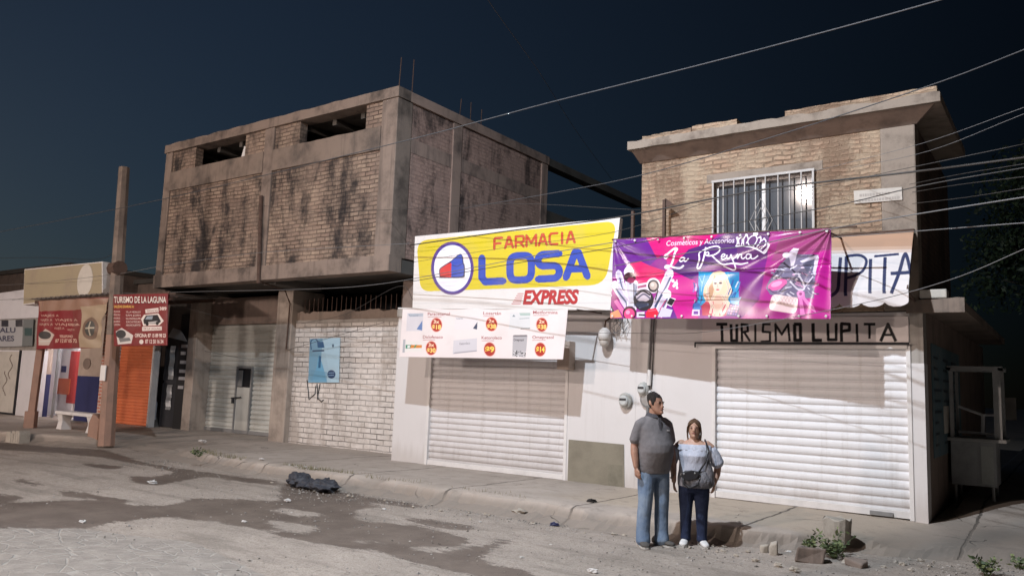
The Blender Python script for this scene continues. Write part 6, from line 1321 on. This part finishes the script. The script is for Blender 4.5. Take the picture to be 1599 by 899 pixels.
for px, py, s_ in ((43,643,.05),(710,0,0),(768,791,.0),(238,754,.09),(568,742,.0),(449,782,.07),(381,815,.05),(129,815,.06),(988,830,.07),(925,893,.08),(750,815,.03),(1010,795,.0),(455,800,.02),(815,870,.03),(870,805,.03),(680,770,.045),(662,773,.06),(1090,845,.02),(600,795,.04),(1232,862,.05),(860,850,.025),(640,845,.02)):
    i += 1
    if s_ > 0 and py > 700: scrap(px, py, 0, s_, 'paper_scrap', paperm, 'small crumpled white paper scrap lying on the dusty road', 'litter', 'white scraps on the road', i)
for px, py, s_ in ((408,717,.09),(316,690,.16),(452,726,.05),(462,728,.045),(476,729,.05),(492,731,.06),(436,683,.05)):
    i += 1; scrap(px, py, .2, s_, 'paper_scrap', paperm, 'small white scrap of litter lying along the sidewalk edge', 'litter', 'white scraps on the sidewalk', i, .25)
for k_, (px, py, s_, z, lab) in enumerate(((767,790,.15,.03,'flattened pale piece of plastic at the foot of the kerb below the pharmacy'),(812,801,.13,.02,'flat grey-white rubble slab on the road below the pharmacy shutter'),(866,820,.09,.0,'crushed dark blue can lying on the road before the sidewalk'),(905,806,.10,.04,'grey lump of rubble at the kerb foot left of the man'),(925,783,.10,.2,'dark flattened wrapper on the sidewalk edge left of the man'))):
    scrap(px, py, z, s_, ('plastic_piece','rubble','crushed_can','rubble','wrapper')[k_], (paperm, M['stone'], plain('blue_can', (.03,.035,.09), .35), M['stone'], M['black'])[k_], lab, 'litter' if k_ in (0,2,4) else 'rubble', None, 40+k_, .3)
for px, py, s_ in ((580,766,.05),(592,764,.04),(600,768,.045),(571,762,.03),(612,770,.03),(790,800,.05),(846,803,.05),(830,808,.035),(1150,868,.04),(1168,862,.04),(1205,858,.06),(1180,876,.05),(1215,884,.06),(1240,892,.07),(1325,880,.08),(1352,884,.05),(1380,886,.04),(1410,882,.05),(1120,862,.03),(1438,876,.05)):
    i += 1; scrap(px, py, .0, s_, 'stone_chip', M['stone'], 'small chip of broken concrete scattered along the kerb', 'stone', 'concrete chips along the kerb', i, .5)
rc = random.Random(21)
for _ in range(46):
    x = rc.uniform(-11.5, -1.2); y = float(np.interp(x, SX, SYB))-abs(rc.gauss(0, .28))-.02
    q = lump((x, y, .008), rc.uniform(.012,.035), rc.uniform(.012,.03), rc.uniform(.008,.02), rc.randint(1,99), .7, 7, 5, 1.7)
    tag(q.build('stone_chip', M['stone'], base=(x,y,0)), 'small chip of broken concrete scattered along the kerb', 'stone', 'concrete chips along the kerb')
def block(px, py, z, sx, sy, sz, rz, label, mat='stone', tilt=0, name='concrete_block'):
    p = gnd(px, py, z); m = MB(); n = 3; rs = random.Random(int(px)); m.box(-sx,sx,-sy,sy,0,sz*2); m.v = [(v[0]*(1-.4*rs.random())+(.1 if v[2] > 0 else 0)*sx, v[1]*(1-.4*rs.random()), v[2]*(1-.45*rs.random())) for v in m.v]
    M4 = Matrix.Rotation(rz, 3, 'Z') @ Matrix.Rotation(tilt, 3, 'Y'); m.v = [tuple(M4 @ Vector(v)+Vector((p.x,p.y,z-.01))) for v in m.v]
    return tag(m.build(name, M[mat], base=(p.x,p.y,z), bev=.018), label, 'block')
block(1262,876,0,.16,.12,.11,R(20),'large pale broken concrete block at the kerb left of the leafy weed','concrete_pale', .12)
block(1208,866,0,.055,.06,.10,R(10),'narrow upright grey concrete chunk beside a white scrap',); block(1192,862,0,.05,.05,.07,R(40),'small dark rubble chunk left of the upright grey one')
block(1335,884,0,.13,.08,.07,R(-15),'pale flat concrete fragment right of the leafy weed','concrete_pale', .2)
p = gnd(1308,842,.13); m = MB(); n = 16; m.loft([[(p.x+r_*math.cos(2*math.pi*k/n)*(1+.06*math.sin(k*2.3)), p.y+r_*math.sin(2*math.pi*k/n), z+(.02*math.sin(k*1.9) if z > .25 else 0)) for k in range(n)] for z, r_ in ((.1,.125),(.22,.14),(.36,.15))]); tag(m.build('concrete_stub', M['stone'], base=(p.x,p.y,.1)), 'round broken concrete post stub on the sidewalk edge before the white shutter', 'stub')
def weed(px, py, z, h, rad, nl, label, seed, group=None):
    p = gnd(px, py, z); rs = np.random.RandomState(seed); r_ = empty('weed', (p.x,p.y,z), label, 'weed', group); m = MB(); st = MB()
    for i in range(max(4, nl//14)):
        a = rs.uniform(0,6.28); tip = Vector((p.x+rad*rs.uniform(.3,1)*math.cos(a), p.y+rad*rs.uniform(.3,1)*math.sin(a), z+h*rs.uniform(.5,1))); st.tube([(p.x+rs.uniform(-.03,.03),p.y,z-.01), tip], .004, 4, r2=.002)
        for j in range(14):
            q = Vector((p.x,p.y,z)).lerp(tip, rs.uniform(.25,1.05))+Vector(rs.normal(size=3)*.02); u = Vector((rs.normal(), rs.normal(), rs.uniform(-.2,.8))).normalized(); w_ = u.cross(Vector(rs.normal(size=3))).normalized(); s_ = rs.uniform(.018,.042)
            m.mi = int(rs.randint(3)); m.add([q, q+u*s_+w_*s_*.45, q+u*s_*2, q+u*s_-w_*s_*.45], [(0,1,2,3)])
    st.build('stem', weed_m[0], r_); m.build('leaves', weed_m, r_)
weed_m = [plain('weed_green', (.09,.125,.05), .6), plain('weed_light', (.15,.18,.08), .6), plain('weed_dark', (.05,.075,.035), .6)]
weed(1302,872,.0,.24,.22,230,'bushy green weed growing between the broken blocks and the concrete stub',1); weed(1265,860,.02,.16,.10,60,'small weed sprig behind the large pale block',2); weed(1540,897,.0,.20,.14,120,'leafy weed at the bottom right corner of the street',3)
weed(310,712,.2,.13,.16,90,'low dusty weed tuft at the kerb end below the garage shutter',4); weed(1590,886,.0,.12,.12,60,'withered reddish weed at the right edge of the street',6)
pg = MB(); rs = np.random.RandomState(8)
for i in range(3400):
    if i % 5 < 3: x = rs.uniform(-15, 0); y = float(np.interp(x, SX, SYB))-abs(rs.normal())*.55+.05
    else: x = rs.uniform(-12, 0); y = rs.uniform(4.5, 9.5)
    if y > float(np.interp(x, SX, SYB))-.02 and x < -2.6: continue
    q = rs.uniform(.006, .018)*(1.6 if rs.rand() < .12 else 1); a = rs.uniform(0, 6.28)
    if y > float(np.interp(x, SX, SYB)): continue
    pg.mi = int(rs.randint(3)); pg.add([(x+q*math.cos(a+k_*2.094)*rs.uniform(.7,1.3), y+q*math.sin(a+k_*2.094)*rs.uniform(.7,1.3), -.004) for k_ in range(3)]+[(x+q*.2, y, q*rs.uniform(.35,.7))], [(0,1,3),(1,2,3),(2,0,3)])
tag(pg.build('gravel', [plain('grit_pale', (.33,.305,.28), .95), plain('grit_grey', (.25,.23,.21), .95), plain('grit_dark', (.13,.115,.10), .95)]), 'loose grit and gravel scattered over the road and along the kerb', 'gravel', None, 'stuff')
g = MB(); rs = np.random.RandomState(5)
for x0_, x1_, dens in ((-14.6,-12.6,260),(-11.5,-9.6,420),(-9.4,-8.0,60),(-7.6,-6.2,60)):
    for i in range(dens):
        x = rs.uniform(x0_, x1_); y = float(np.interp(x, SX, SYB)+np.interp(x, SX, SB))+abs(rs.normal())*.10+.03; hgt = rs.uniform(.025,.075); a = rs.uniform(0,6.28); l_ = rs.uniform(-.03,.03)
        g.mi = int(rs.randint(2)); g.add([(x-.005*math.cos(a),y-.005*math.sin(a),.175),(x+.005*math.cos(a),y+.005*math.sin(a),.175),(x+l_,y+rs.uniform(-.03,.03),.19+hgt)], [(0,1,2)])
go = g.build('grass', [plain('dusty_grass', (.16,.15,.075), .8), plain('dry_grass', (.20,.17,.10), .8)]); tag(go, 'thin dusty grass growing along the kerb edge', 'grass', None, 'stuff')
for o in bpy.data.objects:
    if '_b' in o: del o['_b']
